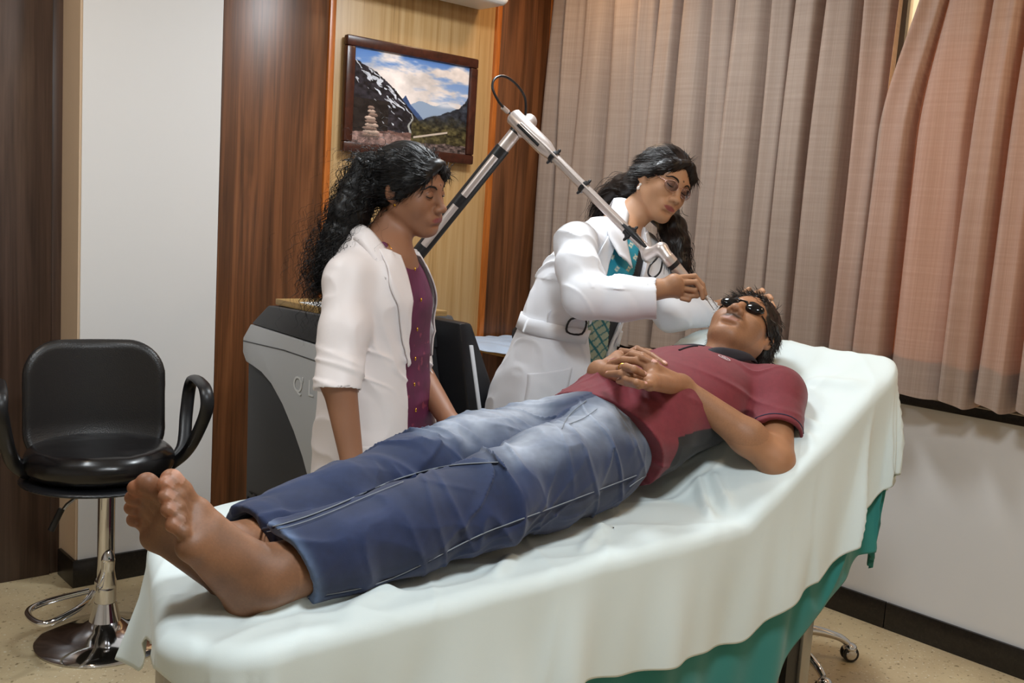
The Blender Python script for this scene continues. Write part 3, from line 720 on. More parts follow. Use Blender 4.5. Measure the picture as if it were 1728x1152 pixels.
def face_paint(F, V, col, lip='8a3f3c', brow='1a1210', lash=True, lipamt=.8, browamt=.9, must=0., shade='704632', bindi=None, browz=.0):
    l = F.l(V); x, y, z = l[:, 0], l[:, 1], l[:, 2]; ax = np.abs(x); fr = y > .03
    def blend(mk, c, a=1.):
        nonlocal col; mk = (mk*a)[:, None]; col = col*(1-mk)+np.array(lin(c))*mk
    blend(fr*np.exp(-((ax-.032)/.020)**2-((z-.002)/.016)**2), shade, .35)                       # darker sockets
    zl = -.0682 + .10*(ax/.024)**2*.02
    m_ = fr*(y > .07)*(1-sstep(.8, 1.1, np.sqrt((x/.0265)**2+((z+.0682)/(.0082*(1-.25*(x/.0265)**2)))**2)))
    blend(m_, lip, lipamt)
    bz = .0205 + browz - .10*np.maximum(ax-.036, 0)*2.2 + .10*(ax-.02).clip(-.01, .016)
    blend(fr*(y > .045)*(1-sstep(.5, 1.15, np.abs(z-bz)/(.0036-.0016*sstep(.02, .05, ax))))*sstep(.009, .014, ax)*(1-sstep(.046, .053, ax)), brow, browamt)
    if lash: blend(fr*(1-sstep(.55, 1.2, np.abs(z+.0045+.06*(ax-.031).clip(-.02, .02)*0-((ax-.031)/.016)**2*.003)/.0016))*(ax > .0165)*(ax < .047), '0c0808', .92)
    if must: 
        n = .6+.4*vnoise(l, 900)
        blend(fr*(y > .06)*np.exp(-((ax-.008)/.022)**4)*np.exp(-((z+.0555+.06*ax)/.0075)**2)*(.75+.25*n), '2a211d', must)
        blend(fr*(z < -.03)*sstep(.0, .03, y)*n*(1-m_.clip(0, 1)), '3a2a22', must*.28)
    if bindi: blend((1-sstep(.7, 1.2, np.sqrt(x**2+(z-.026-bindi[1])**2)/bindi[0]))*fr, '2a0a0c', 1)
    return col
def strands(name, roots, dirs, length, mat, parent, seg=7, r0=.0009, curl=0., cfreq=60., droop=(0, 0, 0), jit=.25, seed=1, follow=None, off=0):
    """many fine hair locks in one mesh; roots (n,3), dirs (n,3)"""
    r = np.random.default_rng(seed); n = len(roots); P = np.array(roots, float); D_ = np.array(dirs, float)
    D_ = D_ + r.normal(0, jit, D_.shape)*1.0; D_ /= np.linalg.norm(D_, axis=1)[:, None]
    L = (length*r.uniform(.6, 1.25, n))[:, None]/(seg-1); paths = [P]
    ph = r.uniform(0, 6.28, n); dr = np.array(droop)
    for i in range(seg-1):
        t = i/(seg-1); D2 = D_ + dr*t
        if follow is not None: D2 = D2*.35 + follow(paths[-1])*.9
        D2 /= np.linalg.norm(D2, axis=1)[:, None]
        u = np.cross(D2, [0.3, .2, .9]); u /= np.linalg.norm(u, axis=1)[:, None]+1e-9; v = np.cross(D2, u)
        a = ph + cfreq*(i+1)*L[:, 0]
        stp = D2*L + curl*L*(np.cos(a)[:, None]*u + np.sin(a)[:, None]*v)
        paths.append(paths[-1]+stp)
    PT = np.stack(paths, 1)                                   # n,seg,3
    T = np.gradient(PT, axis=1); T /= np.linalg.norm(T, axis=2)[..., None]+1e-9
    u = np.cross(T, [0.31, .23, .92]); u /= np.linalg.norm(u, axis=2)[..., None]+1e-9; v = np.cross(T, u)
    rad = r0*(1-np.linspace(0, 1, seg)**2*.85)[None, :, None]*r.uniform(.7, 1.5, (n, 1, 1))
    V = np.stack([PT + rad*(math.cos(a)*u+math.sin(a)*v) for a in (0, 2.094, 4.189)], 2).reshape(-1, 3)
    base = (np.arange(n)[:, None]*seg + np.arange(seg-1)[None])*3
    F_ = []
    for k in range(3): F_.append(np.stack([base+k, base+(k+1) % 3, base+3+(k+1) % 3, base+3+k], -1).reshape(-1, 4))
    me = bpy.data.meshes.new(name); fill_mesh(me, V, np.concatenate(F_)); return link(name, me, mat, parent)
def stackfn(F, zs, rx, ry, cx=None, cy=None, ex=2.3, off=0.):
    zs = np.array(zs); zz = np.linspace(zs[0], zs[-1], 160)
    def sm(v):
        y = np.interp(zz, zs, v); k = np.hanning(15); k /= k.sum(); yp = np.pad(y, 7, 'edge'); return np.convolve(yp, k, 'valid')
    RX = sm(np.array(rx)+off); RY = sm(np.array(ry)+off); CX = sm(cx if cx is not None else 0*zs); CY = sm(cy if cy is not None else 0*zs)
    def fn(P):
        l = F.l(P); z = l[:, 2]
        a = np.interp(z, zz, RX); b = np.interp(z, zz, RY); x = l[:, 0]-np.interp(z, zz, CX); y = l[:, 1]-np.interp(z, zz, CY)
        q = (np.abs(x/a)**ex + np.abs(y/b)**ex)**(1/ex)
        d = (q-1)*np.minimum(a, b)
        return np.maximum(d, np.maximum(zs[0]-z, z-zs[-1]))
    c = F.w((CX.mean(), CY.mean(), (zs[0]+zs[-1])/2)); r = math.hypot((zs[-1]-zs[0])/2, max(max(rx), max(ry))+.16)+.05
    return fn, c, r
def finger(b, pts, r, k=.004): b.chain(pts, [r, r*.96, r*.9, r*.78][:len(pts)], k)
def patch(name, b, L, R_, n, mvec, mat, parent, off=.004, th=.003, m=14, back=.35):
    """cloth piece lying on body b: grid between polylines L and R_ (3D points near the surface), projected along mvec"""
    L = catmull(L, 8); R_ = catmull(R_, 8)
    tt = np.linspace(0, 1, n); rs = lambda A: np.stack([np.interp(tt, np.linspace(0, 1, len(A)), A[:, i]) for i in range(3)], 1)
    L, R_ = rs(L), rs(R_); s = np.linspace(0, 1, m)[None, :, None]; G = L[:, None]*(1-s)+R_[:, None]*s
    mv = np.array(mvec, float); mv /= np.linalg.norm(mv)
    H = b.march(G.reshape(-1, 3)-mv*back, mv).reshape(G.shape) - mv*off
    return grid_obj(name, H, mat, parent, thick=th)

def brows(F, bdy, parent, lash=True, mat='hair_black', th=1.):
    for s in (-1, 1):
        p = bdy.snap(catmull([F.w(q) for q in [(s*.012, .088, .0165), (s*.024, .088, .0215), (s*.038, .080, .0225), (s*.050, .066, .0165)]], 8), .0004)
        tube('eyebrow', p, [.0016*th, .0028*th, .0026*th, .0010*th], MT[mat], parent, 8, flat=(1.0, .5), up=F.R[:, 2])
        if lash:
            p = bdy.snap(catmull([F.w(q) for q in [(s*.0175, .082, -.004), (s*.024, .088, -.0072), (s*.031, .089, -.0085), (s*.039, .086, -.0075), (s*.0465, .079, -.003)]], 6), .0006)
            tube('eyelashes', p, [.0007, .0014, .0016, .0016, .0012], MT['hair_black'], parent, 6)
            p = bdy.snap(catmull([F.w(q) for q in [(s*.018, .082, .006), (s*.026, .086, .0105), (s*.036, .085, .0105), (s*.046, .077, .004)]], 6), .0002)
            tube('eyelid_crease', p, [.0004, .0007, .0007, .0004], MT['crease'], parent, 6)
MT['crease'] = Mat('brown_lid_crease', '5e3c2c', .6).m
# ================================================================== PATIENT
pt = thing('person', 'barefoot person lying on the bed in maroon polo and blue jeans, eyes under black shields', 'person', (1.6, 1.62, .76))
PH = Frame(at(1253, 559, d=2.83), np.array([[-.246, .958, .146], [-.492, -.253, .833], [.835, .134, .533]]).T, 1.045)
hipL, hipR = np.array([1.66, 1.572, .874]), np.array([1.66, 1.752, .870])
kneL, kneR = np.array([1.265, 1.462, .868]), np.array([1.215, 1.668, .866])
ankL, ankR = np.array([.800, 1.436, .826]), np.array([.815, 1.575, .822])
shL, shR = at(1305, 668, y=1.505), np.array([2.27, 1.835, .99])
elL = at(1310, 778, y=1.375); elR = np.array([2.02, 1.95, .915])
wrL = at(1148, 652, y=1.56); wrR = at(1012, 628, y=1.735)
b = Body()
head(b, PH, nose=1.22, jaw=1.12)
nk = PH.w((0, -.022, -.055)); b.cap(nk, (2.215, 1.672, 1.005), .060, .064, .03); b.cap(PH.w((0, .03, -.085)), (2.20, 1.665, 1.03), .035, .045, .03)
b.chain([(2.22, 1.67, 1.0), (2.05, 1.67, .96), (1.85, 1.66, .92), (1.68, 1.66, .885)], [.085, .10, .09, .085], .04)
b.cap(shL, shR, .055, .055, .04)
b.cap(shL, elL, .052, .043, .02); b.cap(shR, elR, .052, .042, .02)
fmL = elL + (wrL-elL)*.3; b.chain([elL, fmL+(0, 0, .004), wrL], [.041, .043, .0265], .02)
fmR = elR + (wrR-elR)*.35; b.chain([elR, fmR, wrR], [.040, .041, .026], .02)
for h_, k_, a_ in ((hipL, kneL, ankL), (hipR, kneR, ankR)): b.chain([(1.68, 1.66, .885), h_, k_, a_], [.07, .07, .052, .037], .03)
# feet ---
def foot(b, ank, L, N, side, spread=1., s=1.06, wd=.86):
    """side: +1 when the lateral (little toe) direction is +x of the frame"""
    N = np.array(N, float); L = np.array(L, float); L /= np.linalg.norm(L); N -= L*(N@L); N /= np.linalg.norm(N)
    X_ = np.cross(L, N)
    F = Frame((0, 0, 0), np.stack([X_, L, N], 1), s); side = side*wd; F.o = np.array(ank) - s*(F.R @ np.array([0, .050, .078]))
    q = side
    b.ell((0, .024, .034), (.032, .033, .036), .02, F=F)
    b.cap((q*.008, .03, .028), (q*.034, .165, .019), .028, .0175, .02, F=F)
    b.cap((-q*.006, .03, .032), (-q*.028, .178, .024), .028, .0215, .02, F=F)
    b.cap((0, .052, .078), (-q*.008, .150, .037), .035, .022, .03, F=F)
    b.cap((q*.006, .06, .06), (q*.020, .155, .028), .026, .018, .02, F=F)
    b.cap((q*.036, .165, .0185), (-q*.028, .185, .0225), .0170, .0205, .015, F=F)
    lg_ = np.array([.985, .02, .10]); b.cap(F.w((0, .048, .066)), np.array(ank)+lg_*.13, .036*s/1.06, .043, .03); b.cap(F.w((0, .010, .055)), np.array(ank)+lg_*.11-np.array([0, 0, .02]), .011, .02, .03)
    b.ell((q*.034, .046, .074), (.011, .014, .014), .015, F=F); b.ell((-q*.035, .052, .084), (.012, .015, .015), .015, F=F)
    toes = [(-q*.031, .190, .0235, .258, .0150), (-q*.0095, .196, .0200, .258, .0103), (q*.0080, .190, .0185, .247, .0098), (q*.0235, .182, .0175, .234, .0094), (q*.0375, .170, .0165, .216, .0095)]
    tips = []
    for x, y0, z, y1, r in toes:
        x1 = x*spread - (q*.003 if r < .012 else -q*.001)
        p0 = (x, y0-.016, z+.001); p1 = (x*(1+spread)/2, (y0+y1)/2-.002, z+(.007 if r < .012 else .003)); p2 = (x1, y1-r, z-(.001 if r < .012 else -.001))
        b.chain([p0, p1, p2], [r*1.02, r*.95, r*.98], .0045, F=F)
        b.ell((x1, y1-r*.95, z-.001), (r*1.08, r*1.05, r*.98), .003, F=F)
        tips.append(((x1, y1-r*.75, z+r*.62), r))
    for k_, (x, y0, z, y1, r) in enumerate(toes):   # tendons
        b.cap((x*.35, .09, .066), (x, y0-.018, z+.0125), .0062, .0050, .008, F=F)
    return F, tips, q
Lf, fn_ = (-.46, -.06, .885), np.array([.885, 0, .46])
FL = foot(b, ankL+np.array([-.028, -.018, -.004]), (-.56, .0, .83), fn_*.76+np.array([0, -1, 0])*.64, -1, s=1.12, wd=.80)
FR = foot(b, ankR+np.array([-.036, -.012, .002]), (-.68, .12, .73), fn_*.77+np.array([0, 1, 0])*.64, 1, s=1.13, wd=.9)
# interlaced hands on the belly: chains met at real heights above the shirt
zz_ = lambda u, v, z: at(u, v, z=z)
bk = at(1118, 632, z=1.098-.014)                                             # back of the near hand
b.cap(wrL, at(1100, 624, z=1.100-.014), .025, .021, .02); b.cap(wrL, at(1098, 644, z=1.088-.014), .024, .019, .02); b.cap(at(1103, 618, z=1.094-.014), at(1096, 648, z=1.084-.014), .0165, .015, .012)
b.cap(wrR, at(1040, 606, z=1.085-.014), .024, .019, .02); b.cap(wrR, at(1046, 630, z=1.082-.014), .024, .018, .02); b.cap(at(1043, 600, z=1.09-.014), at(1047, 634, z=1.078-.014), .016, .015, .012)
nailpts = []
def fing(pts, r=.0098):
    p = [at(u, v, z=z-.014) for u, v, z in pts]; finger(b, p, r, .003)
    d = p[-1]-p[-2]; d /= np.linalg.norm(d); nailpts.append((p[-1]+d*r*.1, d))
fing([(1104, 612, 1.098), (1084, 600, 1.112), (1066, 595, 1.112), (1048, 591, 1.100)])
fing([(1103, 624, 1.100), (1076, 609, 1.118), (1052, 607, 1.114), (1029, 613, 1.094)])
fing([(1100, 636, 1.095), (1072, 633, 1.104), (1048, 630, 1.102), (1026, 631, 1.088)])
fing([(1096, 648, 1.086), (1078, 650, 1.092), (1058, 646, 1.086), (1044, 643, 1.078)], .0088)
fing([(1048, 602, 1.092), (1075, 588, 1.108), (1100, 600, 1.110), (1122, 614, 1.100)], .0092)
fing([(1050, 608, 1.098), (1066, 598, 1.124), (1084, 603, 1.128), (1104, 612, 1.118)])
fing([(1046, 622, 1.094), (1056, 619, 1.118), (1070, 623, 1.124), (1086, 631, 1.110)])
fing([(1046, 632, 1.082), (1058, 640, 1.096), (1074, 645, 1.100), (1088, 648, 1.094)], .0086)
# thumbs
fing([(1128, 612, 1.094), (1112, 598, 1.098), (1096, 594, 1.094), (1082, 590, 1.086)], .0105); nailpts.pop()
handc = at(1075, 618, z=1.1)
def patient_col(V):
    n = len(V); base = np.array(lin('a37352')); c = np.tile(base, (n, 1))
    c = c*(1 + .10*vnoise(V, 22)[:, None] + .06*vnoise(V, 70)[:, None])
    tofoot = V[:, 0] < .80; c = np.where(tofoot[:, None], c*np.array([.86, .84, .84])*(1+.18*vnoise(V*np.array([1, 1, .5]), 45, 4)[:, None]), c)
    c = face_paint(PH, V, c, lip='8d5a50', must=1.0, lash=False, lipamt=.6, browamt=.0)
    hd = np.linalg.norm(V-handc, axis=1) < .16; c = np.where(hd[:, None], c*1.08, c)
    for p, d in nailpts:
        q = V-p; al = q@d; up = q[:, 2]*.9 - q[:, 1]*.3; sd = np.linalg.norm(q-al[:, None]*d-np.array([0, -.3, .9])*up[:, None], axis=1)
        mk = (np.abs(al+.001) < .0075)*(up > .0035)*(np.abs(sd) < .0075); c = np.where(mk[:, None] > 0, np.array(lin('d9a79a')), c)
    for F, tips, q_ in (FL, FR):
        l = F.l(V)
        sole = sstep(.012, -.002, l[:, 2]-.0)*(np.abs(l[:, 1]-.12) < .16)*(np.linalg.norm(l, axis=1) < .32)
        c = c*(1-.16*sole[:, None])
        for (tx, ty, tz), r in tips:
            mk = (np.abs(l[:, 0]-tx) < r*.62)*(np.abs(l[:, 1]-ty) < r*.72)*(l[:, 2] > tz-.001)*(l[:, 1] < .3); c = np.where(mk[:, None] > 0, c*.35+.65*np.array(lin('b8917e')), c)
            mk = (np.linalg.norm((l-np.array([tx, ty, tz-r]))/r, axis=1) < 1.6); c = np.where(mk[:, None], c*np.array([1.10, 1.0, .95]), c)
    return np.clip(c, 0, 1)
skin_pt = b.obj('body', .0027*Q, MT['skin'], pt, col=patient_col); PB = b
brows(PH, b, skin_pt, lash=False, th=1.3)

# jeans ---
def jean_disp(P):
    x, y, z = P[:, 0], P[:, 1], P[:, 2]
    near = (y < 1.565+.15*(x-1.2)).astype(float)
    def rg(n_): return np.clip(1-np.abs(n_)*2.6, 0, 1)**1.6
    ax1 = np.exp(-((x-1.24)/.13)**2); ax2 = np.exp(-((x-.90)/.10)**2); ax3 = np.exp(-((x-1.60)/.12)**2)
    s = x + .5*(y-1.55)*(1-2*near) + .40*(z-.85)
    w1_ = vnoise(P, 7, 2)*.35
    r1 = rg(vnoise(np.stack([s*21+w1_, y*4, z*4], 1), 1., 3)); r2 = rg(vnoise(np.stack([(x*.55-z*.9+y*.3)*26+w1_, (y+x*.3)*5, x*5], 1), 1., 17))
    r3 = rg(vnoise(np.stack([(z+x*.25)*17+w1_*2, y*14, x*3.5], 1), 1., 29))
    return -((.0020+.0095*ax1+.007*ax2+.004*ax3)*r1 + (.0012+.006*ax1+.004*ax3)*r2 + .0045*r3*(1-ax1)*(x < 1.5)) + .002 - .0012*vnoise(P, 16)
jb = Body(disp=jean_disp, damp=.012)
jb.ell((1.715, 1.662, .872), (.155, .182, .118), .05)
jb.chain([hipL, (hipL+kneL)/2+np.array([0, -.004, .004]), kneL, (kneL*.55+ankL*.45)+np.array([0, 0, -.002]), ankL], [.116, .103, .086, .080, .074], .035)
jb.chain([hipR, (hipR+kneR)/2+np.array([0, .004, .004]), kneR, (kneR*.55+ankR*.45), ankR], [.114, .102, .084, .078, .072], .035)
jb.cap((1.72, 1.66, .90), (1.86, 1.66, .925), .115, .12, .05)
aL = (ankL-kneL)/np.linalg.norm(ankL-kneL); aR = (ankR-kneR)/np.linalg.norm(ankR-kneR)
cutL = ankL - aL*.012; cutR = ankR - aR*.0
nL = aL+np.array([0, -.0, -.30]); nR = aR+np.array([0, 0, -.10])
jb.plane(cutL, nL, c=ankL+aL*.06, r=.14); jb.plane(cutR, nR, c=ankR+aR*.06, r=.14)
for ak, aa in ((ankL, aL), (ankR, aR)):
    jb.cap(ak+aa*.05, ak-aa*.07, .062, .056, .004, 's')
beltp = (1.80, 1.66, .9); 
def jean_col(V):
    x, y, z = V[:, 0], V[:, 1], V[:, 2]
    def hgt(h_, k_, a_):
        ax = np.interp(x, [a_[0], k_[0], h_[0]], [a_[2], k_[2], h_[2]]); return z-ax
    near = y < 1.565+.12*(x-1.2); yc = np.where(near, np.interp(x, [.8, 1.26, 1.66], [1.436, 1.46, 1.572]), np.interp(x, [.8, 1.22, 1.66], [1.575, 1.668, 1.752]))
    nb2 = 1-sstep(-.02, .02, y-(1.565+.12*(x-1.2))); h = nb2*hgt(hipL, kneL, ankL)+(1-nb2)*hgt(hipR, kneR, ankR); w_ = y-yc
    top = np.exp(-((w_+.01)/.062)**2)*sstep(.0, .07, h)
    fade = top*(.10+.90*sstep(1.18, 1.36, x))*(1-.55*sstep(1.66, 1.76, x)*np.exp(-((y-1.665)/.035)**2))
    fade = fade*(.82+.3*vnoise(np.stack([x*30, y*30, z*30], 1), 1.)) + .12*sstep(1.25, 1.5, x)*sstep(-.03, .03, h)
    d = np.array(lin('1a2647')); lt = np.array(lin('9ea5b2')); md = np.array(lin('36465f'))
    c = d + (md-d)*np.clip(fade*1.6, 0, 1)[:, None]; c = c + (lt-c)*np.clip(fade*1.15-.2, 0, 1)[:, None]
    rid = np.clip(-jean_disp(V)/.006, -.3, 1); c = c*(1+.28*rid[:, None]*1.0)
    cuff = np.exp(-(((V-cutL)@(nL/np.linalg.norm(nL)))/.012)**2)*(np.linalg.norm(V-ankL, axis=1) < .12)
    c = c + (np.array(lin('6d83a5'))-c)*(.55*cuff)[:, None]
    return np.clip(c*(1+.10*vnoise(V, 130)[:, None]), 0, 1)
M = Mat('faded_denim', '3a4f78', .85); M.color(M.attr()); M.b.inputs['Sheen Weight'].default_value = .15
M.bump(M.noise(M.coord((1, 1, 1), (.0, .6, .0)), 1100, 2), .35, .001); MT['denim'] = M.m
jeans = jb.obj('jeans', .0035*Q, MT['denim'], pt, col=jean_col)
MT['thread'] = Mat('pale_seam_thread', '848a92', .8).m; MT['seam'] = Mat('blue_seam', '1e2942', .85).m
def seam(path, r=.0017, mat=None, stitch=True, name='seam', bb_=None, n=10):
    p = (bb_ or jb).snap(catmull(path, n), .0012)
    tube('seam', p, .0030, MT['seam'], jeans, 6, flat=(1, .6)) if stitch == 2 else None
    return tube(name, p + np.array([-.0008, -.0010, .0034 if stitch == 2 else 0]), r, mat or MT['thread'], jeans, 5)
def hit(bdy, pts, t0=1.0):
    r = np.array([_ray(u, v) for u, v in pts]); r /= np.linalg.norm(r, axis=1)[:, None]
    return bdy.march(CAM + r*t0, r, n=90)
def seam2(px, r=.0011, base=True):
    p = hit(jb, catmull([(u, v, 0) for u, v in px], 8)[:, :2]); p = p[np.abs(jb.ev(p)) < .01]
    if len(p) < 6: return
    v_ = CAM - p; v_ /= np.linalg.norm(v_, axis=1)[:, None]
    k = np.hanning(5); k /= k.sum(); p = np.stack([np.convolve(np.pad(p[:, i], 2, 'edge'), k, 'valid') for i in range(3)], 1)
    if base: tube('seam', p, .0028, MT['seam'], jeans, 6)
    tube('stitching', p + v_*.0034 + np.array([0, 0, .0012]), r, MT['thread'], jeans, 5)
seam2([(484, 1014), (640, 985), (800, 908), (860, 884), (930, 858), (1050, 812), (1124, 783)])
seam2([(402, 888), (440, 893), (500, 878), (560, 856), (620, 830), (680, 806), (760, 786), (850, 780)])
seam2([(404, 894), (440, 900), (502, 885), (562, 863), (622, 837), (682, 813)], .0008, False)
seam2([(445, 905), (462, 955), (476, 990), (490, 1015)], .0010, False)
seam2([(948, 724), (958, 704), (972, 690), (990, 676)], .0012, False); seam2([(960, 716), (985, 706), (1008, 690)], .0010, False)
seam2([(1062, 822), (1085, 806), (1106, 797)], .0012, False)

# polo shirt ---
def shirt_disp(P):
    x, y, z = P[:, 0], P[:, 1], P[:, 2]
    def rg(n_): return np.clip(1-np.abs(n_)*2.6, 0, 1)**1.6
    w1_ = vnoise(P, 7, 2)*.4
    r1 = rg(vnoise(np.stack([(x*.5+y*.9)*20+w1_, (x-y)*4, z*4], 1), 1., 5)); r2 = rg(vnoise(np.stack([(x*.3+z*.9-y*.2)*24+w1_, x*4, y*6], 1), 1., 8))
    arm = np.exp(-((x-2.14)/.10)**2-((y-1.50)/.07)**2); wst = np.exp(-((x-1.86)/.09)**2)
    return -((.0012+.006*arm+.0045*wst)*r1 + (.001+.005*arm+.0045*wst)*r2)-.001*vnoise(P, 14)+.001
sb = Body(disp=shirt_disp, damp=.010)
ax_ = np.array([.925, 0, .38])
SFm = Frame((0, 0, 0), np.stack([ax_, [0, 1, 0], [-.38, 0, .925]], 1))
sb.ell(SFm.l((1.74, 1.662, .885)), (.17, .192, .128), .05, F=SFm)
sb.ell(SFm.l((1.90, 1.662, .937)), (.19, .180, .146), .05, F=SFm)
sb.ell(SFm.l((2.07, 1.668, .975)), (.19, .188, .130), .05, F=SFm)
sb.ell(SFm.l((2.20, 1.672, .995)), (.11, .165, .095), .05, F=SFm)
sb.cap(shL, shR, .074, .070, .05)
slL = shL + (elL-shL)*.60; slR = shR + (elR-shR)*.6
sb.cap(shL+np.array([.01, .0, 0]), slL, .078, .070, .03); sb.cap(shR, slR, .076, .070, .03)
sb.cap((2.22, 1.672, 1.01), PH.w((0, -.015, -.095)), .062, .060, .03)
# openings: hem, sleeve ends, neck
hp = at(985, 668, y=1.67); hq = at(1148, 838, y=1.47)
hn = np.array([-(hp[2]-hq[2]), 0, -(hq[0]-hp[0])]); hn = np.array([-.86, -.10, -.50])
sb.plane(hp, hn, c=(1.50, 1.66, .86), r=.50)
dsl = (elL-shL)/np.linalg.norm(elL-shL); sb.plane(slL+dsl*.012, dsl, c=slL+dsl*.09, r=.125)
dsr = (elR-shR)/np.linalg.norm(elR-shR); sb.plane(slR+dsr*.01, dsr, c=slR+dsr*.09, r=.12)
sb.cap(slL+dsl*.06, slL-dsl*.02, .063, .058, .003, 's')
nb_ = PH.w((0, -.015, -.085)); nd_ = (nb_-np.array([2.2, 1.672, 1.0])); nd_ /= np.linalg.norm(nd_)
sb.plane(np.array([2.235, 1.672, 1.03])+nd_*.012, nd_, c=nb_+nd_*.03, r=.09)
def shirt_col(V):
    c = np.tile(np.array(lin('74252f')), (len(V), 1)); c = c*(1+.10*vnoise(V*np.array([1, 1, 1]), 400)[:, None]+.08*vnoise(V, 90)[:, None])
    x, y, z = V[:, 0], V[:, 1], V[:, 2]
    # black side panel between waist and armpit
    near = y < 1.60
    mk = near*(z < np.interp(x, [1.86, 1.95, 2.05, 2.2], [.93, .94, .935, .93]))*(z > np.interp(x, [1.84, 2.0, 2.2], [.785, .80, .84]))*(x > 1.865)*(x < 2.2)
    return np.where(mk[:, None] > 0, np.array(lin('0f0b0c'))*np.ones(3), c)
M = Mat('maroon_melange_jersey', '74252f', .8); M.color(M.attr()); M.b.inputs['Sheen Weight'].default_value = .12; M.bump(M.noise(M.coord(), 900, 2), .25, .001); MT['jersey'] = M.m
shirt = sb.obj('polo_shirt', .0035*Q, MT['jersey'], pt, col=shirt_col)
MT['navy'] = Mat('navy_black_rib', '15131f', .75).m
# collar: ribbon around the neck, open at the throat
def ribbon(name, inner, outer, mat, parent, th=.003, n=40, m=6, bulge=.0, bdir=(0, 0, 1)):
    A, B_ = catmull(inner, 10), catmull(outer, 10); tt = np.linspace(0, 1, n)
    rs = lambda K: np.stack([np.interp(tt, np.linspace(0, 1, len(K)), K[:, i]) for i in range(3)], 1)
    A, B_ = rs(A), rs(B_); s = np.linspace(0, 1, m)[None, :, None]; G = A[:, None]*(1-s)+B_[:, None]*s + np.array(bdir)*bulge*np.sin(s*math.pi)
    return grid_obj(name, G, mat, parent, thick=th)
cin = [at(u, v, y=y_) for u, v, y_ in [(1178, 606, 1.655), (1196, 590, 1.625), (1225, 588, 1.60), (1262, 600, 1.585)]]+[np.array([2.335, 1.62, 1.03]), np.array([2.345, 1.68, 1.03]), np.array([2.32, 1.74, 1.06])]+[at(1190, 584, y=1.745), at(1176, 598, y=1.68)]
cout = [at(u, v, y=y_) for u, v, y_ in [(1160, 604, 1.64), (1205, 604, 1.60), (1240, 610, 1.575), (1276, 612, 1.56)]]+[np.array([2.355, 1.59, 1.0]), np.array([2.375, 1.68, 1.0]), np.array([2.34, 1.77, 1.03])]+[at(1150, 588, y=1.775), at(1134, 584, y=1.745)]
ribbon('collar', cin, cout, MT['navy'], shirt, bulge=.006)
tube('placket_edge', sb.snap(catmull([at(1174, 603, y=1.66), at(1160, 605, y=1.66), at(1146, 606, y=1.66)], 6), .001), .0028, MT['navy'], shirt, 6)
tube('sleeve_trim', sb.snap(np.array([slL + .066*(math.cos(t)*np.cross(dsl, [0, 0, 1])/np.linalg.norm(np.cross(dsl, [0, 0, 1])) + math.sin(t)*np.cross(dsl, np.cross(dsl, [0, 0, 1]))/np.linalg.norm(np.cross(dsl, [0, 0, 1]))) for t in np.linspace(0, 2*math.pi, 40, endpoint=False)]), .0003), .0016, MT['seam'], shirt, 5, closed=True)
# embroidered badge: oval ring with a curled mark
MT['badge'] = Mat('pale_embroidery', 'dcc6ca', .8).m
bc = at(1222, 604, y=1.575); bc = sb.snap([bc])[0]; bn = sb.grad(np.array([bc]))[0]
bu = np.array([.62, -.78, .0]); bu -= bn*(bu@bn); bu /= np.linalg.norm(bu); bv = np.cross(bn, bu)
tube('badge_ring', sb.snap([bc+.0165*math.cos(t)*bu+.0085*math.sin(t)*bv for t in np.linspace(0, 6.2832, 36, endpoint=False)], .0016), .0010, MT['badge'], shirt, 5, closed=True)
tube('badge_mark', sb.snap(catmull([bc+a_*bu*.001+c_*bv*.001 for a_, c_ in [(-8, -3), (-5, 3), (-3, -3), (0, 2), (2, 3.5), (1, -1), (4, -3), (8, 0), (10, 3)]], 5), .0016), .0010, MT['badge'], shirt, 5)
# eye shields ---
gl = thing_part = None
gg = Body()
for s in (-1, 1):
    gg.ell((s*.034, .0845, .0015), (.0275, .0125, .0170), .004, F=PH)
gg.cap((-.010, .096, .008), (.010, .096, .008), .0032, k=.006, F=PH)
MT['lens'] = Mat('black_shield_plastic', '0b0b0d', .12).m
ey = gg.obj('eye_shields', .0018, MT['lens'], pt)
tube('strap', PB.snap(catmull([PH.w(p) for p in [(-.060, .075, .0), (-.069, .045, -.004), (-.078, .012, -.004), (-.082, -.02, -.006), (-.07, -.075, -.008), (0, -.115, -.005), (.07, -.075, -.008), (.082, -.0, -.006), (.069, .045, -.004), (.060, .075, .0)]], 6), .0035), .0022, MT['lens'], ey, 6)
# hair ---
def hair_disp(F, f=(55, 10, 30), a=.0035):
    return lambda P: -a*(1-np.abs(vnoise(F.l(P)*np.array(f), 1., 4))*2)
hb = Body(disp=hair_disp(PH, (60, 14, 40), .004), damp=.006)
hb.ell((0, -.022, .038), (.084, .100, .090), .02, F=PH)
hb.ell((0, -.045, -.01), (.081, .068, .062), .02, F=PH)
hb.ell((0, .105, -.018), (.073, .068, .105), .012, 's', F=PH)
for s in (-1, 1): hb.ell((s*.085, .015, -.040), (.03, .036, .044), .01, 's', F=PH); hb.ell((s*.085, -.004, -.012), (.02, .018, .026), .006, 's', F=PH)
ho = hb.obj('hair', .003*Q, MT['hair_man'], pt)
me = ho.data; nvv = len(me.vertices); hv = np.empty(nvv*3, np.float32); me.vertices.foreach_get('co', hv); hv = hv.reshape(-1, 3)
hvw = hv + np.array(pt.location)*0
def hair_points(o, n, seed, cond=None):
    m_ = o.data; v = np.empty(len(m_.vertices)*3, np.float32); m_.vertices.foreach_get('co', v); v = v.reshape(-1, 3).astype(float)
    if cond is not None: v = v[cond(v)]
    return v[np.random.default_rng(seed).choice(len(v), min(n, len(v)), replace=False)]
rp = hair_points(ho, 3600, 3, lambda v: (PH.l(v)[:, 1] > -.11)); nrm = hb.grad(rp)
comb = PH.R @ np.array([.9, .35, -.15])
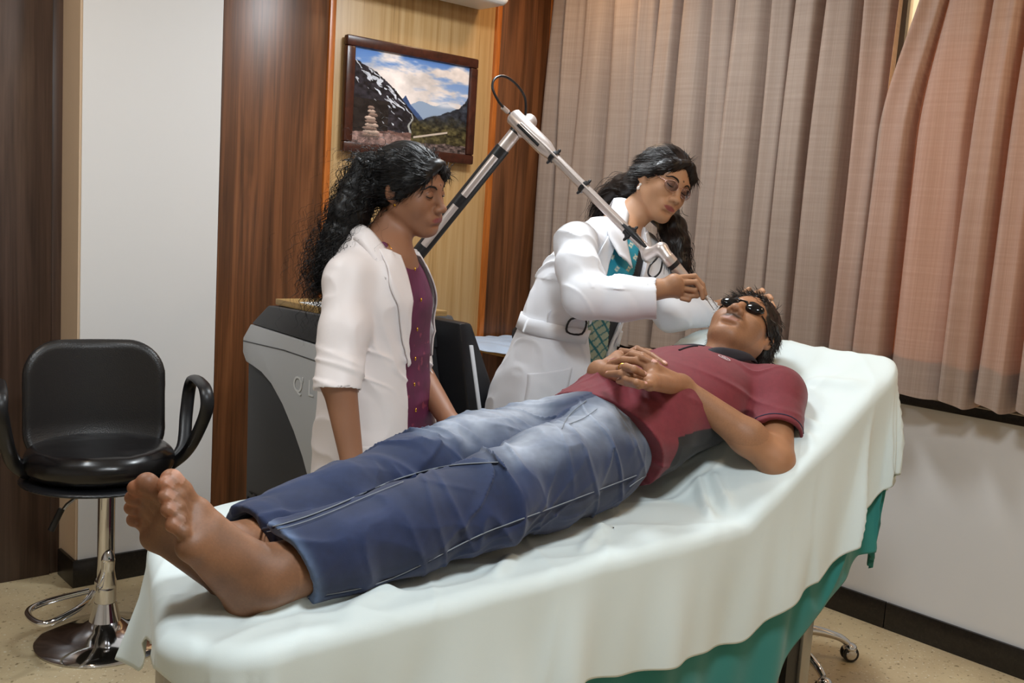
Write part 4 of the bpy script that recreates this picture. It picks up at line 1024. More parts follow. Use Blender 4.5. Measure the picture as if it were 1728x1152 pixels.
dirs = nrm*.35 + comb*.65 + PH.R @ np.array([0, .0, -.25])*np.ones((len(rp), 1))
sd_ = np.abs(PH.l(rp)[:, 0]) > .055; dirs[sd_] = nrm[sd_]*.28 + (PH.R @ np.array([0, -.5, -.7]))
strands('hair_locks', rp-nrm*.004, dirs, .030, MT['hair_man'], ho, 6, .0011, curl=.25, cfreq=90, jit=.20)
strands('grey_locks', rp[::9]-nrm[::9]*.003, dirs[::9], .030, MT['hair_grey'], ho, 6, .0008, curl=.25, cfreq=90, jit=.25, seed=5)
# ring
p0_, p1_ = at(1046, 622, z=1.080), at(1056, 619, z=1.104); rd_ = (p1_-p0_)/np.linalg.norm(p1_-p0_); ru_ = np.cross(rd_, [0, 1, 0]); ru_ /= np.linalg.norm(ru_); rv_ = np.cross(rd_, ru_)
tube('ring', [p0_*.45+p1_*.55+.0102*(math.cos(t)*ru_+math.sin(t)*rv_) for t in np.linspace(0, 6.28, 24, endpoint=False)], .0013, Mat('gold', 'd9a441', .25, 1).m, pt, 6, closed=True)
MT['gold'] = bpy.data.materials['gold']
# ================================================================== LASER MACHINE
mc = thing('laser_machine', 'grey and charcoal treatment machine standing behind the ponytailed person, articulated arm rising from it', 'machine', (1.85, 2.88, 0))
mx0, mx1, my0, my1 = 1.60, 2.04, 2.56, 3.19
def yz(u, v, x=1.60): p = at(u, v, x=x); return (p[1], p[2])
def clipx(pts, dx, x0=mx0): return [(x0, y, z) for y, z in pts]
# side outline (seen from the window-less side): body of charcoal with grey swoosh panel and dark top band
body = [(3.165, .10), (3.165, .88), (3.19, .91), (3.19, .955), (3.03, 1.075), (2.60, 1.075), (2.56, 1.02), (2.56, .10)]
prism('cabinet', [(mx0+.012, y, z) for y, z in body], (mx1-mx0-.024, 0, 0), MT['charcoal'], mc, bevel=.010)
sw = [(3.192, .955), (3.192, .905), (3.165, .875), (3.05, .862), (2.98, .83), (2.90, .775), (2.82, .70), (2.76, .63), (2.70, .54), (2.655, .45), (2.555, .45), (2.555, .99), (3.14, 1.008)]
for x_ in (mx0-.004, mx1-.012): prism('side_panel', [(x_, y, z) for y, z in sw], (.018, 0, 0), MT['mgrey'], mc, bevel=.004)
tb_ = [(3.14, 1.010), (3.025, 1.084), (2.60, 1.092), (2.55, 1.04), (2.55, .995)]
prism('top_band', [(mx0-.002, y, z) for y, z in tb_], (mx1-mx0+.004, 0, 0), MT['charcoal'], mc, bevel=.006)
tube('panel_joint', [(mx0-.0045, 3.188, .945), (mx0-.0045, 2.9, .952), (mx0-.0045, 2.56, .942)], .0018, MT['charcoal'], mc, 6)
for i in range(9):
    box('vent_slot', (mx0+.009, 3.145-.030*i, .34), (mx0+.014, 3.157-.030*i, .40), MT['black'], mc, bevel=.001)
    if i: box('vent_slot', (mx0+.009, 3.147-.030*i, .415), (mx0+.014, 3.170-.030*i, .421), MT['black'], mc, bevel=.001)
def text3d(name, txt, size, M4, mat, parent, ext=.0008, font=None):
    cu = bpy.data.curves.new(name, 'FONT'); cu.body = txt; cu.size = size; cu.extrude = ext
    o = bpy.data.objects.new(name, cu); COL.objects.link(o); dg = bpy.context.evaluated_depsgraph_get(); dg.update()
    me = bpy.data.meshes.new_from_object(o.evaluated_get(dg)); bpy.data.objects.remove(o)
    me.transform(M4); return link(name, me, mat, parent)
tp = at(497, 658, x=mx0)
Mx = Matrix(((0, 0, -1, mx0-.006), (-1, 0, 0, tp[1]), (0, 1, 0, tp[2]), (0, 0, 0, 1)))
Mx2 = Mx.copy(); Mx2[1][3] -= .052; Mx3 = Mx.copy(); Mx3[1][3] -= .093
text3d('letter', "L", .072, Mx3, MT['silver_print'], mc); text3d('apostrophe_mark', "'", .072, Mx2, MT['silver_print'], mc)
text3d('letter', "Q", .072, Mx, MT['silver_print'], mc)
box('top_tray', (mx0+.02, 2.60, 1.088), (mx1-.02, 3.015, 1.108), MT['ply'], mc, bevel=.002)
# tilted black console with screen, facing the bed side
cp = at(770, 640, x=2.04)
prism('console', [(2.03, 2.42, .60), (2.115, 2.42, .62), (2.075, 2.42, .90), (1.98, 2.42, 1.09), (1.93, 2.42, 1.09)], (0, .20, 0), MT['black'], mc, bevel=.012)
prism('screen', [(2.05, 2.414, .70), (2.062, 2.414, .70), (1.985, 2.414, 1.02), (1.973, 2.414, 1.02)], (0, .012, 0), MT['paper'], mc, bevel=.001)
for x_ in (1.66, 1.98):
    for y_ in (2.62, 3.1): lathe('castor', [(.0, -.014), (.036, -.014), (.04, 0), (.036, .014), (.0, .014)], (x_, y_, .045), MT['black'], mc, 20, axis=(0, 1, 0))
tag(box('paper_sheet', (1.632, 2.63, 1.1085), (1.84, 2.88, 1.1105), MT['paper'], M4=None), 'printed paper sheet lying on top of the grey machine', 'paper')
# articulated arm
A0 = at(688, 450, y=2.70); A1 = at(876, 216, y=2.44); A2 = at(1098, 428, y=1.97)
tube('column', [(A0[0], A0[1], 1.09), (A0[0], A0[1], A0[2]+.01)], .03, MT['black'], mc, 20)
d1 = (A1-A0)/np.linalg.norm(A1-A0); L1 = np.linalg.norm(A1-A0)
tube('lower_arm', [A0-d1*.0, A0+d1*(L1*.86)], .024, MT['black'], mc, 20)
for a_, b__ in ((.16, .45), (.52, .80)):
    off = np.array([-.55, -.78, .25]); off -= d1*(off@d1); off /= np.linalg.norm(off)
    tube('grip_strip', [A0+d1*L1*a_+off*.0155, A0+d1*L1*b__+off*.0155], .013, MT['alu'], mc, 14)
tube('lower_arm_end', [A0+d1*L1*.85, A0+d1*(L1*.97)], .021, MT['alu'], mc, 20)
tube('arm_collar', [A0+d1*L1*.965, A0+d1*(L1*1.0)], .0225, MT['black'], mc, 20)
off = np.array([0.45, .40, .5]); K0 = at(892, 206, y=2.48)
b = Body(); b.cap(A1+(0, 0, -.01), K0, .022, .023, .02); b.ell(K0, (.026, .026, .026), .01); b.obj('elbow_joint', .003, MT['alu'], mc)
B0 = at(864, 194, y=2.40)
d2 = (A2-B0)/np.linalg.norm(A2-B0); L2 = np.linalg.norm(A2-B0)
tube('upper_arm_head', [B0-d2*.0, B0+d2*.006, B0+d2*.15, B0+d2*.185], [.019, .026, .026, .0175], MT['alu'], mc, 24)
tube('upper_arm', [B0+d2*.17, B0+d2*(L2-.03)], .0145, MT['alu'], mc, 20)
sd2 = np.cross(d2, np.array([.66, .74, 0])); sd2 /= np.linalg.norm(sd2)
vw = -np.array([.6, .78, -.1]); vw -= d2*(vw@d2); vw /= np.linalg.norm(vw)
tube('cable', [B0+d2*.05+vw*.027-sd2*.004, B0+d2*.16+vw*.024, B0+d2*.30+vw*.017, B0+d2*(L2-.10)+vw*.017], .0035, MT['alu'], mc, 8)
tube('black_inset', [B0+d2*.045+sd2*-.012+vw*.022, B0+d2*.14-sd2*.012+vw*.022], .0055, MT['black'], mc, 8)
for t in (.31, .53, .86):
    c_ = B0+d2*L2*t
    lathe('cable_clip', [(.0155, -.007), (.019, -.007), (.020, 0), (.019, .007), (.0155, .007)], c_, MT['black'], mc, 24, axis=d2)
    for sg in (-1, 1): b = Body(); b.cap(c_+sd2*sg*.017, c_+sd2*sg*.026, .0055, .0045, .003); b.obj('clip_lug', .0022, MT['black'], mc)
tube('dark_band', [B0+d2*L2*.83-vw*-.0, B0+d2*L2*.875], .0158, MT['black'], mc, 20)
# hose loop above the joint
tube('hose', catmull([B0-d2*.0, at(855, 186, y=2.40), at(842, 172, y=2.40), at(831, 148, y=2.41), at(836, 132, y=2.42), at(852, 129, y=2.43), at(872, 143, y=2.45), at(886, 166, y=2.47), at(887, 198, y=2.48)], 8), .0040, MT['black'], mc, 8)
tube('hose_ferrule', [at(848, 181, y=2.40), at(857, 189, y=2.40)], .0075, MT['alu'], mc, 10)
# wrist joints, tapered end and handpiece
J1 = at(1095, 431, y=1.965); J2 = at(1116, 420, y=1.92); J3 = at(1126, 434, y=1.90); J4 = at(1160, 474, y=1.86); TIP0 = at(1194, 506, y=1.815)
b = Body(); b.cap(A2-d2*.03, J1, .0155, .020, .01); b.cap(J1, J2, .021, .019, .008); b.cap(J2, J3, .0185, .018, .008); b.obj('wrist_joint', .0028, MT['alu'], mc)
d3 = (J4-J3)/np.linalg.norm(J4-J3)
tube('black_shroud', catmull([A2-d2*.13+vw*.014, A2-d2*.07+vw*.02, A2-d2*.01+vw*.018], 6), [.003, .010, .003], MT['black'], mc, 10)
tube('handpiece_collar', [J3+d3*.0, J3+d3*.022], .0195, MT['alu'], mc, 24)
tube('handpiece_band', [J3+d3*.021, J3+d3*.036], .0185, MT['black'], mc, 24)
d4 = (TIP0-J4)/np.linalg.norm(TIP0-J4)
tube('handpiece', [J3+d3*.034, J4, J4+(TIP0-J4)*.5, TIP0], [.0175, .0155, .010, .0035], MT['alu'], mc, 20)
tube('spacer_loop', [TIP0-d4*.005, at(1205, 523, y=1.80), at(1211, 518, y=1.805), at(1198, 500, y=1.822)], .0011, MT['steel'], mc, 6)
tube('hanging_cable', catmull([J2, at(1108, 436, y=1.93), at(1097, 448, y=1.93), at(1094, 462, y=1.93), at(1103, 468, y=1.93), at(1114, 458, y=1.92), at(1118, 440, y=1.91)], 8), .0028, MT['black'], mc, 8)

# ================================================================== DOCTOR
M = Mat('white_coat_cotton', 'e6e7ec', .7); M.b.inputs['Sheen Weight'].default_value = .1
M.bump(M.noise(M.coord(), 800, 2), .15, .001); MT['coat'] = M.m
M = Mat('cream_white_satin_coat', 'e9dfdc', .5); M.bump(M.noise(M.coord(), 800, 2), .12, .001); MT['coat_cream'] = M.m
M = Mat('printed_fabric', 'ffffff', .6); M.color(M.attr()); M.bump(M.noise(M.coord(), 700, 2), .2, .001); MT['print'] = M.m
dc = thing('person', 'person in white coat over teal sari, with glasses, holding the laser handpiece over the patient', 'person', (2.25, 2.25, 0))
DF = frame((0, 0, 0), (-.12, -.99, 0))
def dl(x, y): l = DF.l(np.array([x, y, 0.])); return l[0], l[1]
DH = Frame(at(1117, 309, d=3.24), np.array([[-.928, .102, .358], [-.182, -.964, -.195], [.325, -.246, .913]]).T, 1.0)
dz = [.10, .45, .70, .90, 1.05, 1.16, 1.27, 1.34, 1.39, 1.43]
wx = [2.17, 2.17, 2.18, 2.20, 2.235, 2.27, 2.32, 2.35, 2.375, 2.40]; wy = [2.30, 2.30, 2.29, 2.28, 2.26, 2.25, 2.235, 2.225, 2.22, 2.215]
dcx, dcy = zip(*[dl(a, c) for a, c in zip(wx, wy)])
drx = [.24, .225, .21, .195, .172, .170, .180, .170, .12, .072]; dry = [.18, .175, .165, .15, .132, .14, .145, .12, .09, .065]
dsR = at(972, 398, y=2.16)+(0.0, 0, -.02); dsL = np.array([2.545, 2.245, 1.345])
deR = at(988, 497, y=2.03); dwR = at(1102, 489, y=1.90)
deL = np.array([2.50, 2.06, 1.155]); dwL = at(1225, 520, y=1.945)
b = Body()
head(b, DH, nose=1.05, jaw=1.12)
b.cap(DH.w((0, -.022, -.055)), (2.40, 2.235, 1.40), .046, .052, .02); b.cap(DH.w((0, .008, -.07)), (2.40, 2.205, 1.39), .030, .036, .02)
b.ell((2.38, 2.22, 1.36), (.09, .07, .06), .04); b.chain([(2.37, 2.22, 1.36), (2.3, 2.24, 1.2), (2.2, 2.27, .9)], [.08, .09, .09], .04)
b.cap(dsR, dsL, .05, .05, .04); b.chain([dsR, deR, dwR], [.045, .038, .0255], .02); b.chain([dsL, deL, dwL], [.045, .038, .0255], .02)
for sg, wy_ in ((-1, .10), (1, -.10)):
    b.chain([(2.2, 2.28, .9), (2.18+wy_, 2.29, .85), (2.18+wy_, 2.30, .45), (2.18+wy_, 2.31, .10)], [.065, .065, .05, .04], .03)
    b.chain([(2.18+wy_, 2.30, .06), (2.17+wy_, 2.20, .035), (2.165+wy_, 2.12, .028)], [.04, .035, .025], .02)
# right hand pinching the handpiece
H = lambda u, v, y: at(u, v, y=y)
b.cap(dwR, H(1140, 478, 1.862), .024, .022, .02); b.cap(dwR, H(1142, 490, 1.865), .024, .021, .02); b.cap(H(1137, 474, 1.862), H(1145, 494, 1.872), .021, .017, .015)
dn_ = []
def fg(pts, r=.0086):
    p = [H(*q) for q in pts]; finger(b, p, r, .003); d = p[-1]-p[-2]; d /= np.linalg.norm(d); dn_.append((p[-1], d))
fg([(1148, 468, 1.855), (1172, 466, 1.838), (1185, 480, 1.822), (1190, 497, 1.812)])
fg([(1150, 476, 1.848), (1174, 476, 1.826), (1184, 488, 1.812), (1186, 503, 1.808)])
fg([(1150, 486, 1.850), (1172, 490, 1.828), (1176, 499, 1.826), (1164, 500, 1.836)], .0083)
fg([(1146, 494, 1.858), (1164, 500, 1.838), (1162, 506, 1.838), (1150, 504, 1.85)], .0076)
fg([(1142, 488, 1.895), (1162, 494, 1.872), (1178, 494, 1.842), (1188, 500, 1.826)], .0098)
# left hand resting on the crown of the patient's head
b.cap(dwL, H(1262, 512, 1.850), .025, .021, .02); b.cap(dwL, H(1258, 520, 1.858), .024, .02, .02)
for pts in ([(1262, 508, 1.838), (1278, 494, 1.808), (1286, 490, 1.778), (1288, 492, 1.758)], [(1262, 513, 1.838), (1286, 502, 1.808), (1298, 500, 1.778), (1302, 504, 1.758)], [(1262, 518, 1.850), (1288, 512, 1.818), (1302, 512, 1.788), (1306, 518, 1.768)], [(1258, 520, 1.848), (1280, 522, 1.828), (1292, 524, 1.808)], [(1245, 508, 1.858), (1256, 494, 1.838), (1264, 488, 1.818)]): fg(pts)
def doc_col(V):
    c = np.tile(np.array(lin('b98a68')), (len(V), 1)); c = c*(1+.07*vnoise(V, 22)[:, None])
    hd = np.linalg.norm(V-H(1150, 485, 1.86), axis=1) < .14; c = np.where(hd[:, None], c*.86, c)
    return np.clip(face_paint(DH, V, c, lip='8c3a40', bindi=(.0034, .0), lipamt=.85, browamt=0, lash=False), 0, 1)
bo = b.obj('body', .0027*Q, MT['skin'], dc, col=doc_col); DB = b; brows(DH, b, bo)
# sari bodice and drape
def sari_col(V):
    l = DF.l(V); z = l[:, 2]; x = l[:, 0]-np.interp(z, dz, dcx); y = l[:, 1]; c = np.tile(np.array(lin('1f8fa6')), (len(V), 1))
    c = c*(1+.12*vnoise(V, 30)[:, None])
    s = x*.9+z*.45; t = z*.9-x*.45
    gx, gz = (s*24) % 1-.5, (t*24+.5*np.floor(s*24)) % 1-.5
    mot = ((np.abs(gx) < .16) & (np.abs(np.abs(gz)-.10) < .05)) | ((np.abs(np.abs(gx)-.12) < .05) & (np.abs(gz) < .18)); c = np.where((mot & (z > 1.12))[:, None], np.array(lin('d8d6c0')), c)
    e = x + .32*(1.3-z); 
    low = z < 1.13; k = np.abs(((x*.8+z)*26) % 1-.5); k2 = np.abs(((z-x*.8)*26) % 1-.5)
    lat = (k < .10) | (k2 < .10); cb = np.where(lat[:, None], np.array(lin('1f6f78')), np.array(lin('a9b59c'))); bd = (low | (x < -.045)); c = np.where((bd & (x > -.055+.5*(z-1.1)))[:, None], cb, c); c = np.where((bd & (x <= -.055+.5*(z-1.1)))[:, None], np.array(lin('16181f')), c)
    return np.clip(c, 0, 1)
vs = Body(disp=lambda P: -.003*(1-np.abs(vnoise(np.stack([(P[:, 0]+P[:, 2]*.5)*24, P[:, 1]*4, (P[:, 2]-P[:, 0]*.5)*3], 1), 1., 2))*2), damp=.004)
f_, c_, r_ = stackfn(DF, dz, drx, dry, dcx, dcy, off=-.010); vs.fnp(f_, c_, r_)
vs.ell((2.405, 2.18, 1.44), (.062, .075, .075), .02, 's')
vs.obj('sari', .0035*Q, MT['print'], dc, col=sari_col)
# coat
def coat_disp(P):
    x, y, z = P[:, 0], P[:, 1], P[:, 2]; lo = 1-sstep(.9, 1.15, z)
    f1 = vnoise(np.stack([x*15, y*15, z*1.6], 1), 1., 4); f2 = vnoise(np.stack([(x+z*.6)*18, y*8, (z-x*.5)*5], 1), 1., 8)
    rg = lambda n_: np.clip(1-np.abs(n_)*2.4, 0, 1)**1.5
    sl_ = np.exp(-((x-2.13)/.09)**2)*(z > 1.24)
    return -.007*lo*f1 - (.003+.004*sl_)*rg(f2) - .004*sl_*rg(vnoise(np.stack([(x-z*.3)*26, y*7, z*9], 1), 1., 3)) + .002
cbd = Body(disp=coat_disp, damp=.010)
f_, c_, r_ = stackfn(DF, dz, drx, dry, dcx, dcy); cbd.fnp(f_, c_, r_)
cbd.ell((2.36, 2.235, 1.375), (.115, .085, .06), .05)
cbd.cap(dsR, dsL, .056, .054, .04)
cbd.plane((2.40, 2.21, 1.435), (.2, -.1, .97), c=(2.42, 2.2, 1.52), r=.15)
cbody = Body(disp=coat_disp, damp=.01); cbody.p = list(cbd.p)
def opening(P):
    l = DF.l(P); z = l[:, 2]; x = l[:, 0]-np.interp(z, dz, dcx); y = l[:, 1]-np.interp(z, dz, dcy)
    lo_ = np.interp(z, [.9, 1.02, 1.12, 1.25, 1.34, 1.42], [-.085, -.085, -.095, -.09, -.075, -.06]); hi_ = np.interp(z, [.2, .9, 1.02, 1.12, 1.25, 1.34, 1.42], [-.06, -.055, -.01, .045, .065, .066, .058])
    return np.maximum(np.maximum(lo_-x, x-hi_), .0-y)
cbd.fnp(opening, (2.32, 2.1, .85), .65, k=.002, op='s')
cf = DF.w
sR1 = dsR+(deR-dsR)*.5+np.array([-.01, .0, -.0])
cbd.chain([dsR+(0, 0, .0), sR1, deR+(-.004, .002, -.008), deR+(dwR-deR)*.55+(0, 0, -.022), dwR+(-.004, 0, -.026)], [.058, .062, .060, .060, .060], .03)
cbd.chain([dsL, deL, dwL+(-.0, .0, -.006)], [.058, .058, .052], .03)
dR = (dwR-deR)/np.linalg.norm(dwR-deR); cbd.plane(dwR+dR*.004, dR, c=dwR+dR*.075+(0, 0, -.03), r=.09)
cbd.cap(dwR+(-.003, 0, -.018)-dR*.02, dwR+(-.003, 0, -.018)+dR*.05, .046, .050, .002, 's')
dL = (dwL-deL)/np.linalg.norm(dwL-deL); cbd.plane(dwL, dL, c=dwL+dL*.075, r=.09); cbd.cap(dwL-dL*.05, dwL+dL*.05, .044, .050, .003, 's')
cbd.plane((2.2, 2.3, .34), (0, 0, -1), c=(2.2, 2.3, .0), r=.42)
ct = cbd.obj('coat', .0035*Q, MT['coat'], dc)
fwdD = DF.R[:, 1]
def dlp(x, z, y=.25): # local point offset from the coat centreline
    return DF.w((np.interp(z, dz, dcx)+x, np.interp(z, dz, dcy)+y, z))
# lapels and collar
patch('lapel', cbody, [dlp(.060, 1.40), dlp(.070, 1.34), dlp(.066, 1.24), dlp(.04, 1.12)], [dlp(.085, 1.415), dlp(.128, 1.345), dlp(.118, 1.27), dlp(.045, 1.115)], 30, -fwdD, MT['coat'], ct, off=.005, th=.004)
patch('lapel', cbody, [dlp(-.060, 1.40), dlp(-.08, 1.34), dlp(-.092, 1.24), dlp(-.095, 1.12)], [dlp(-.085, 1.41), dlp(-.13, 1.34), dlp(-.135, 1.26), dlp(-.10, 1.115)], 30, -fwdD, MT['coat'], ct, off=.005, th=.004)
ci = [at(1068, 452, y=2.075), at(1058, 400, y=2.12), at(1062, 362, y=2.18), at(1066, 338, y=2.25), np.array([2.46, 2.30, 1.47]), np.array([2.50, 2.27, 1.44])]
co = [at(1046, 430, y=2.075), at(1026, 392, y=2.13), at(1030, 356, y=2.19), at(1036, 334, y=2.27), np.array([2.47, 2.34, 1.45]), np.array([2.53, 2.29, 1.42])]
ribbon('collar', ci, co, MT['coat'], ct, bulge=.008, bdir=(-.3, -.5, .6), th=.004)
# belt with black buckle
bz = np.linspace(0, 2*math.pi, 90); bp = []
for w_ in (-.022, .022):
    row = []
    for t in bz:
        z = 1.085+.02*math.sin(t+2.2)+w_; sag = .012
        row.append(DF.w((np.interp(z, dz, dcx)+math.cos(t)*.18, np.interp(z, dz, dcy)+math.sin(t)*.13, z)))
    bp.append(cbody.snap(np.array(row), .006, 5))
ok = (np.array([-math.sin(t) for t in bz]) > -2)
keepi = [i for i, t in enumerate(bz) if not (1.45 < t < 2.15)]
keepi = sorted(keepi, key=lambda i: (bz[i]+2*math.pi-2.15) % (2*math.pi))
grid_obj('belt', np.stack([bp[0][keepi], (bp[0][keepi]+bp[1][keepi])/2, bp[1][keepi]], 1), MT['coat'], ct, thick=.005)
bc_ = [at(u, v, y=2.075) for u, v in [(988, 543), (1006, 543), (1001, 567), (983, 565)]]
bc_ = list(cbody.march(np.array(bc_)-fwdD*-.12, -fwdD) + fwdD*.008)
tube('buckle', catmull(bc_, 4, True), .0034, MT['black'], ct, 8, closed=True)
# loose belt loop at the back
lb = [at(u, v, y=2.2) for u, v in [(962, 512), (940, 518), (925, 530), (932, 556), (965, 560), (985, 558)]]
lt_ = [p+np.array([0, 0, -.034]) for p in lb]
ribbon('belt_loop', lb, lt_, MT['coat'], ct, th=.003, bulge=.0)
patch('pocket', cbody, [dlp(.17, .96), dlp(.17, .80)], [dlp(.05, .985), dlp(.05, .80)], 20, -fwdD, MT['coat'], ct, off=.002, th=.003)
# hair
def locks_on(o, bdy, F, n, length, mat, seed, comb, cond=None, r0=.0009, curl=.12, jit=.12, lift=.2, cf_=60):
    rp = hair_points(o, n, seed, cond); nr = bdy.grad(rp); cd_ = comb(F.l(rp)) @ F.R.T if F is not None else comb(rp)
    cd_ = cd_ - nr*(np.einsum('ij,ij->i', cd_, nr))[:, None]; cd_ /= np.linalg.norm(cd_, axis=1)[:, None]+1e-9
    return strands('hair_locks', rp-nr*.001, cd_+nr*lift, length, mat, o, 7, r0, curl=curl, cfreq=cf_, jit=jit, seed=seed, droop=-nr[0]*0)
hb2 = Body(disp=lambda P: -.0022*(1-np.abs(vnoise(DH.l(P)*np.array([70, 16, 30]), 1., 4))*2), damp=.004)
hb2.ell((0, -.020, .038), (.084, .104, .088), .02, F=DH); hb2.ell((0, -.045, -.015), (.080, .072, .066), .02, F=DH)
hb2.ell((0, -.10, -.03), (.055, .045, .05), .03, F=DH)
hb2.ell((0, .100, -.030), (.068, .070, .100), .010, 's', F=DH)
for s in (-1, 1):
    hb2.ell((s*.088, .020, -.036), (.03, .034, .034), .008, 's', F=DH)
    hb2.chain([(s*.012, .078, .082), (s*.050, .064, .055), (s*.068, .030, .022), (s*.078, -.02, .0)], [.012, .015, .016, .02], .012, F=DH)
b_ = DH.w((0, -.11, -.045))
tail1 = [DH.w((.03, -.10, -.05)), at(1052, 312, y=2.30), at(1030, 326, y=2.34), at(1018, 340, y=2.36), at(1010, 372, y=2.37)]
tail2 = [DH.w((-.03, -.08, -.07)), at(1122, 362, y=2.25), at(1135, 385, y=2.16), at(1143, 412, y=2.12), at(1148, 445, y=2.09), at(1150, 474, y=2.08)]
hb2.chain(tail1, [.045, .034, .026, .018, .008], .02); hb2.chain(tail2, [.045, .042, .042, .038, .030, .016], .02)
hd2 = hb2.obj('hair', .003*Q, MT['hair_brown'], dc)
def flow(path):
    path = catmull(path, 6); T = np.gradient(path, axis=0); T /= np.linalg.norm(T, axis=1)[:, None]
    return lambda X: T[np.argmin(((X[:, None, :]-path[None])**2).sum(2), 1)]
cond1 = lambda v: (((v-DH.o)**2).sum(1) < .115**2)
locks_on(hd2, hb2, DH, 2600, .045, MT['hair_brown'], 11, lambda l: np.stack([np.sign(l[:, 0])*.5, -.9+0*l[:, 1], -.35-.0*l[:, 2]], 1), cond1, r0=.0007, jit=.06, lift=.06, curl=.05)
for tl__, rd, sd in ((tail1, .022, 21), (tail2, .036, 22)):
    fl = flow(tl__); pth = catmull(tl__, 6); rr_ = np.random.default_rng(sd); ii = rr_.integers(0, len(pth)-6, 700)
    rt = pth[ii]+rr_.normal(0, 1, (700, 3))*rd*.55
    strands('tail_locks', rt, fl(rt), .10, MT['hair_brown'], hd2, 9, .0009, curl=.35, cfreq=70, jit=.10, seed=sd, follow=fl)
# glasses
gw = thing_glasses = None
for s in (-1, 1):
    ring = [DH.w((s*(.033+.025*math.cos(t)), .099-.006*abs(math.cos(t))-.010*(.5+.5*math.cos(t))*1.0, -.004+.0165*math.sin(t)-.0)) for t in np.linspace(0, 2*math.pi, 36, endpoint=False)]
    if s == -1: gl_root = tube('glasses_rim', ring, .0011, MT['gold_rim'] if 'gold_rim' in MT else MT.setdefault('gold_rim', Mat('rose_gold_rim', 'caa59a', .25, 1).m), dc, 6, closed=True)
    else: tube('glasses_rim', ring, .0011, MT['gold_rim'], dc, 6, closed=True)
    tube('temple_arm', [DH.w((s*.058, .085, .0)), DH.w((s*.070, .05, .004)), DH.w((s*.078, -.005, .008))], .0014, MT['gold_rim'], dc, 6)
    gm = Mat('lens_glass', 'ffffff', .02) if s == -1 else gm
    if s == -1:
        tr = gm.node('ShaderNodeBsdfTransparent', {'Color': (.78, .80, .92, 1)}); gs_ = gm.node('ShaderNodeBsdfGlossy', {'Roughness': .02}); fr = gm.node('ShaderNodeFresnel', {'IOR': 1.5})
        mx = gm.node('ShaderNodeMixShader', {0: fr.outputs[0], 1: tr.outputs[0], 2: gs_.outputs[0]}); gm.l.new(mx.outputs[0], gm.n['Material Output'].inputs[0])
    bm = bmesh.new(); vs_ = [bm.verts.new(Vector(p)) for p in ring]; bm.faces.new(vs_); bm_obj('lens', bm, gm.m, dc)
tube('glasses_bridge', catmull([DH.w((-.009, .099, .0)), DH.w((0, .106, .004)), DH.w((.009, .099, .0))], 5), .0011, MT['gold_rim'], dc, 6)
MT['pearl'] = Mat('pearl', 'e6e0da', .2).m
for s in (-1, 1):
    b = Body(); b.ell((s*.078, .004, -.040), (.0042, .0042, .0042), F=DH); b.ell((s*.079, .004, -.054), (.0052, .0052, .0056), F=DH); b.obj('earring', .0016, MT['pearl'], dc)

# ================================================================== COMPANION WITH PONYTAIL
w1 = thing('person', 'person with long curly black ponytail in cream half-sleeved coat over plum kurta', 'person', (1.53, 2.277, 0))
WH = Frame(at(692.5, 319.5, d=2.72), np.array([[-.919, -.376, -.118], [.389, -.914, -.114], [-.064, -.151, .986]]).T, 1.0)
WF = frame((1.530, 2.277, 0), (.42, -.905, 0))
wz = [.10, .45, .65, .82, .98, 1.08, 1.19, 1.26, 1.31, 1.345]
wrx = [.225, .22, .215, .205, .190, .180, .176, .156, .115, .076]; wry = [.155, .15, .145, .14, .130, .125, .134, .118, .095, .07]
wcy = [0, 0, 0, 0, 0, 0, .006, .002, -.006, -.01]; wcx = [-.025, -.025, -.025, -.025, -.022, -.02, -.014, -.006, 0, 0]
wsR = WF.w((.140, -.008, 1.245)); wsL = WF.w((-.155, -.005, 1.245))
cuR = at(571, 655, y=2.13); haR = at(596, 790, y=2.075)
cuL = WF.w((-.245, -.02, .98)); haL = at(762, 716, y=2.12)
b = Body()
head(b, WH, nose=1.0, jaw=1.08)
b.cap(WH.w((0, -.025, -.055)), WF.w((0, .0, 1.325)), .045, .052, .02); b.cap(WH.w((0, .005, -.07)), WF.w((0, .03, 1.31)), .030, .036, .02)
b.ell(WF.w((0, .01, 1.27)), (.10, .08, .06), .04); b.chain([WF.w((0, 0, 1.27)), WF.w((0, 0, 1.1)), WF.w((0, 0, .85))], [.09, .10, .10], .04)
b.cap(wsR, wsL, .05, .05, .04); b.chain([wsR, cuR+(0, .0, .02), haR], [.045, .0435, .027], .02); b.chain([wsL, cuL, haL], [.045, .042, .027], .02)
for s_, hp_ in ((1, haR), (-1, haL)):
    dd = (haR-cuR)/np.linalg.norm(haR-cuR) if s_ == 1 else np.array([.3, -.4, -.86]); pz = hp_+dd*.07
    b.cap(hp_, pz, .026, .022, .02)
    for k_ in range(4):
        o_ = WF.R[:, 1]*(k_-1.5)*.016; b.chain([pz+o_*.8, pz+o_+dd*.04, pz+o_*1.05+dd*.068+WF.R[:, 0]*-.008*s_], [.0085, .008, .007], .003)
    b.chain([hp_+dd*.02+WF.R[:, 1]*.02, hp_+dd*.05+WF.R[:, 1]*.04, hp_+dd*.085+WF.R[:, 1]*.045], [.011, .009, .008], .004)
for sg in (-1, 1):
    b.chain([WF.w((0, 0, .85)), WF.w((sg*.085, 0, .80)), WF.w((sg*.085, 0, .45)), WF.w((sg*.10, -.01, .09))], [.065, .065, .05, .04], .03)
    b.chain([WF.w((sg*.10, -.01, .06)), WF.w((sg*.10, .09, .035)), WF.w((sg*.10, .17, .028))], [.04, .035, .025], .02)
def w1_col(V):
    c = np.tile(np.array(lin('94664b')), (len(V), 1)); c = c*(1+.07*vnoise(V, 22)[:, None])
    return np.clip(face_paint(WH, V, c, lip='86383c', bindi=(.003, .0), lipamt=.85, browamt=0, lash=False), 0, 1)
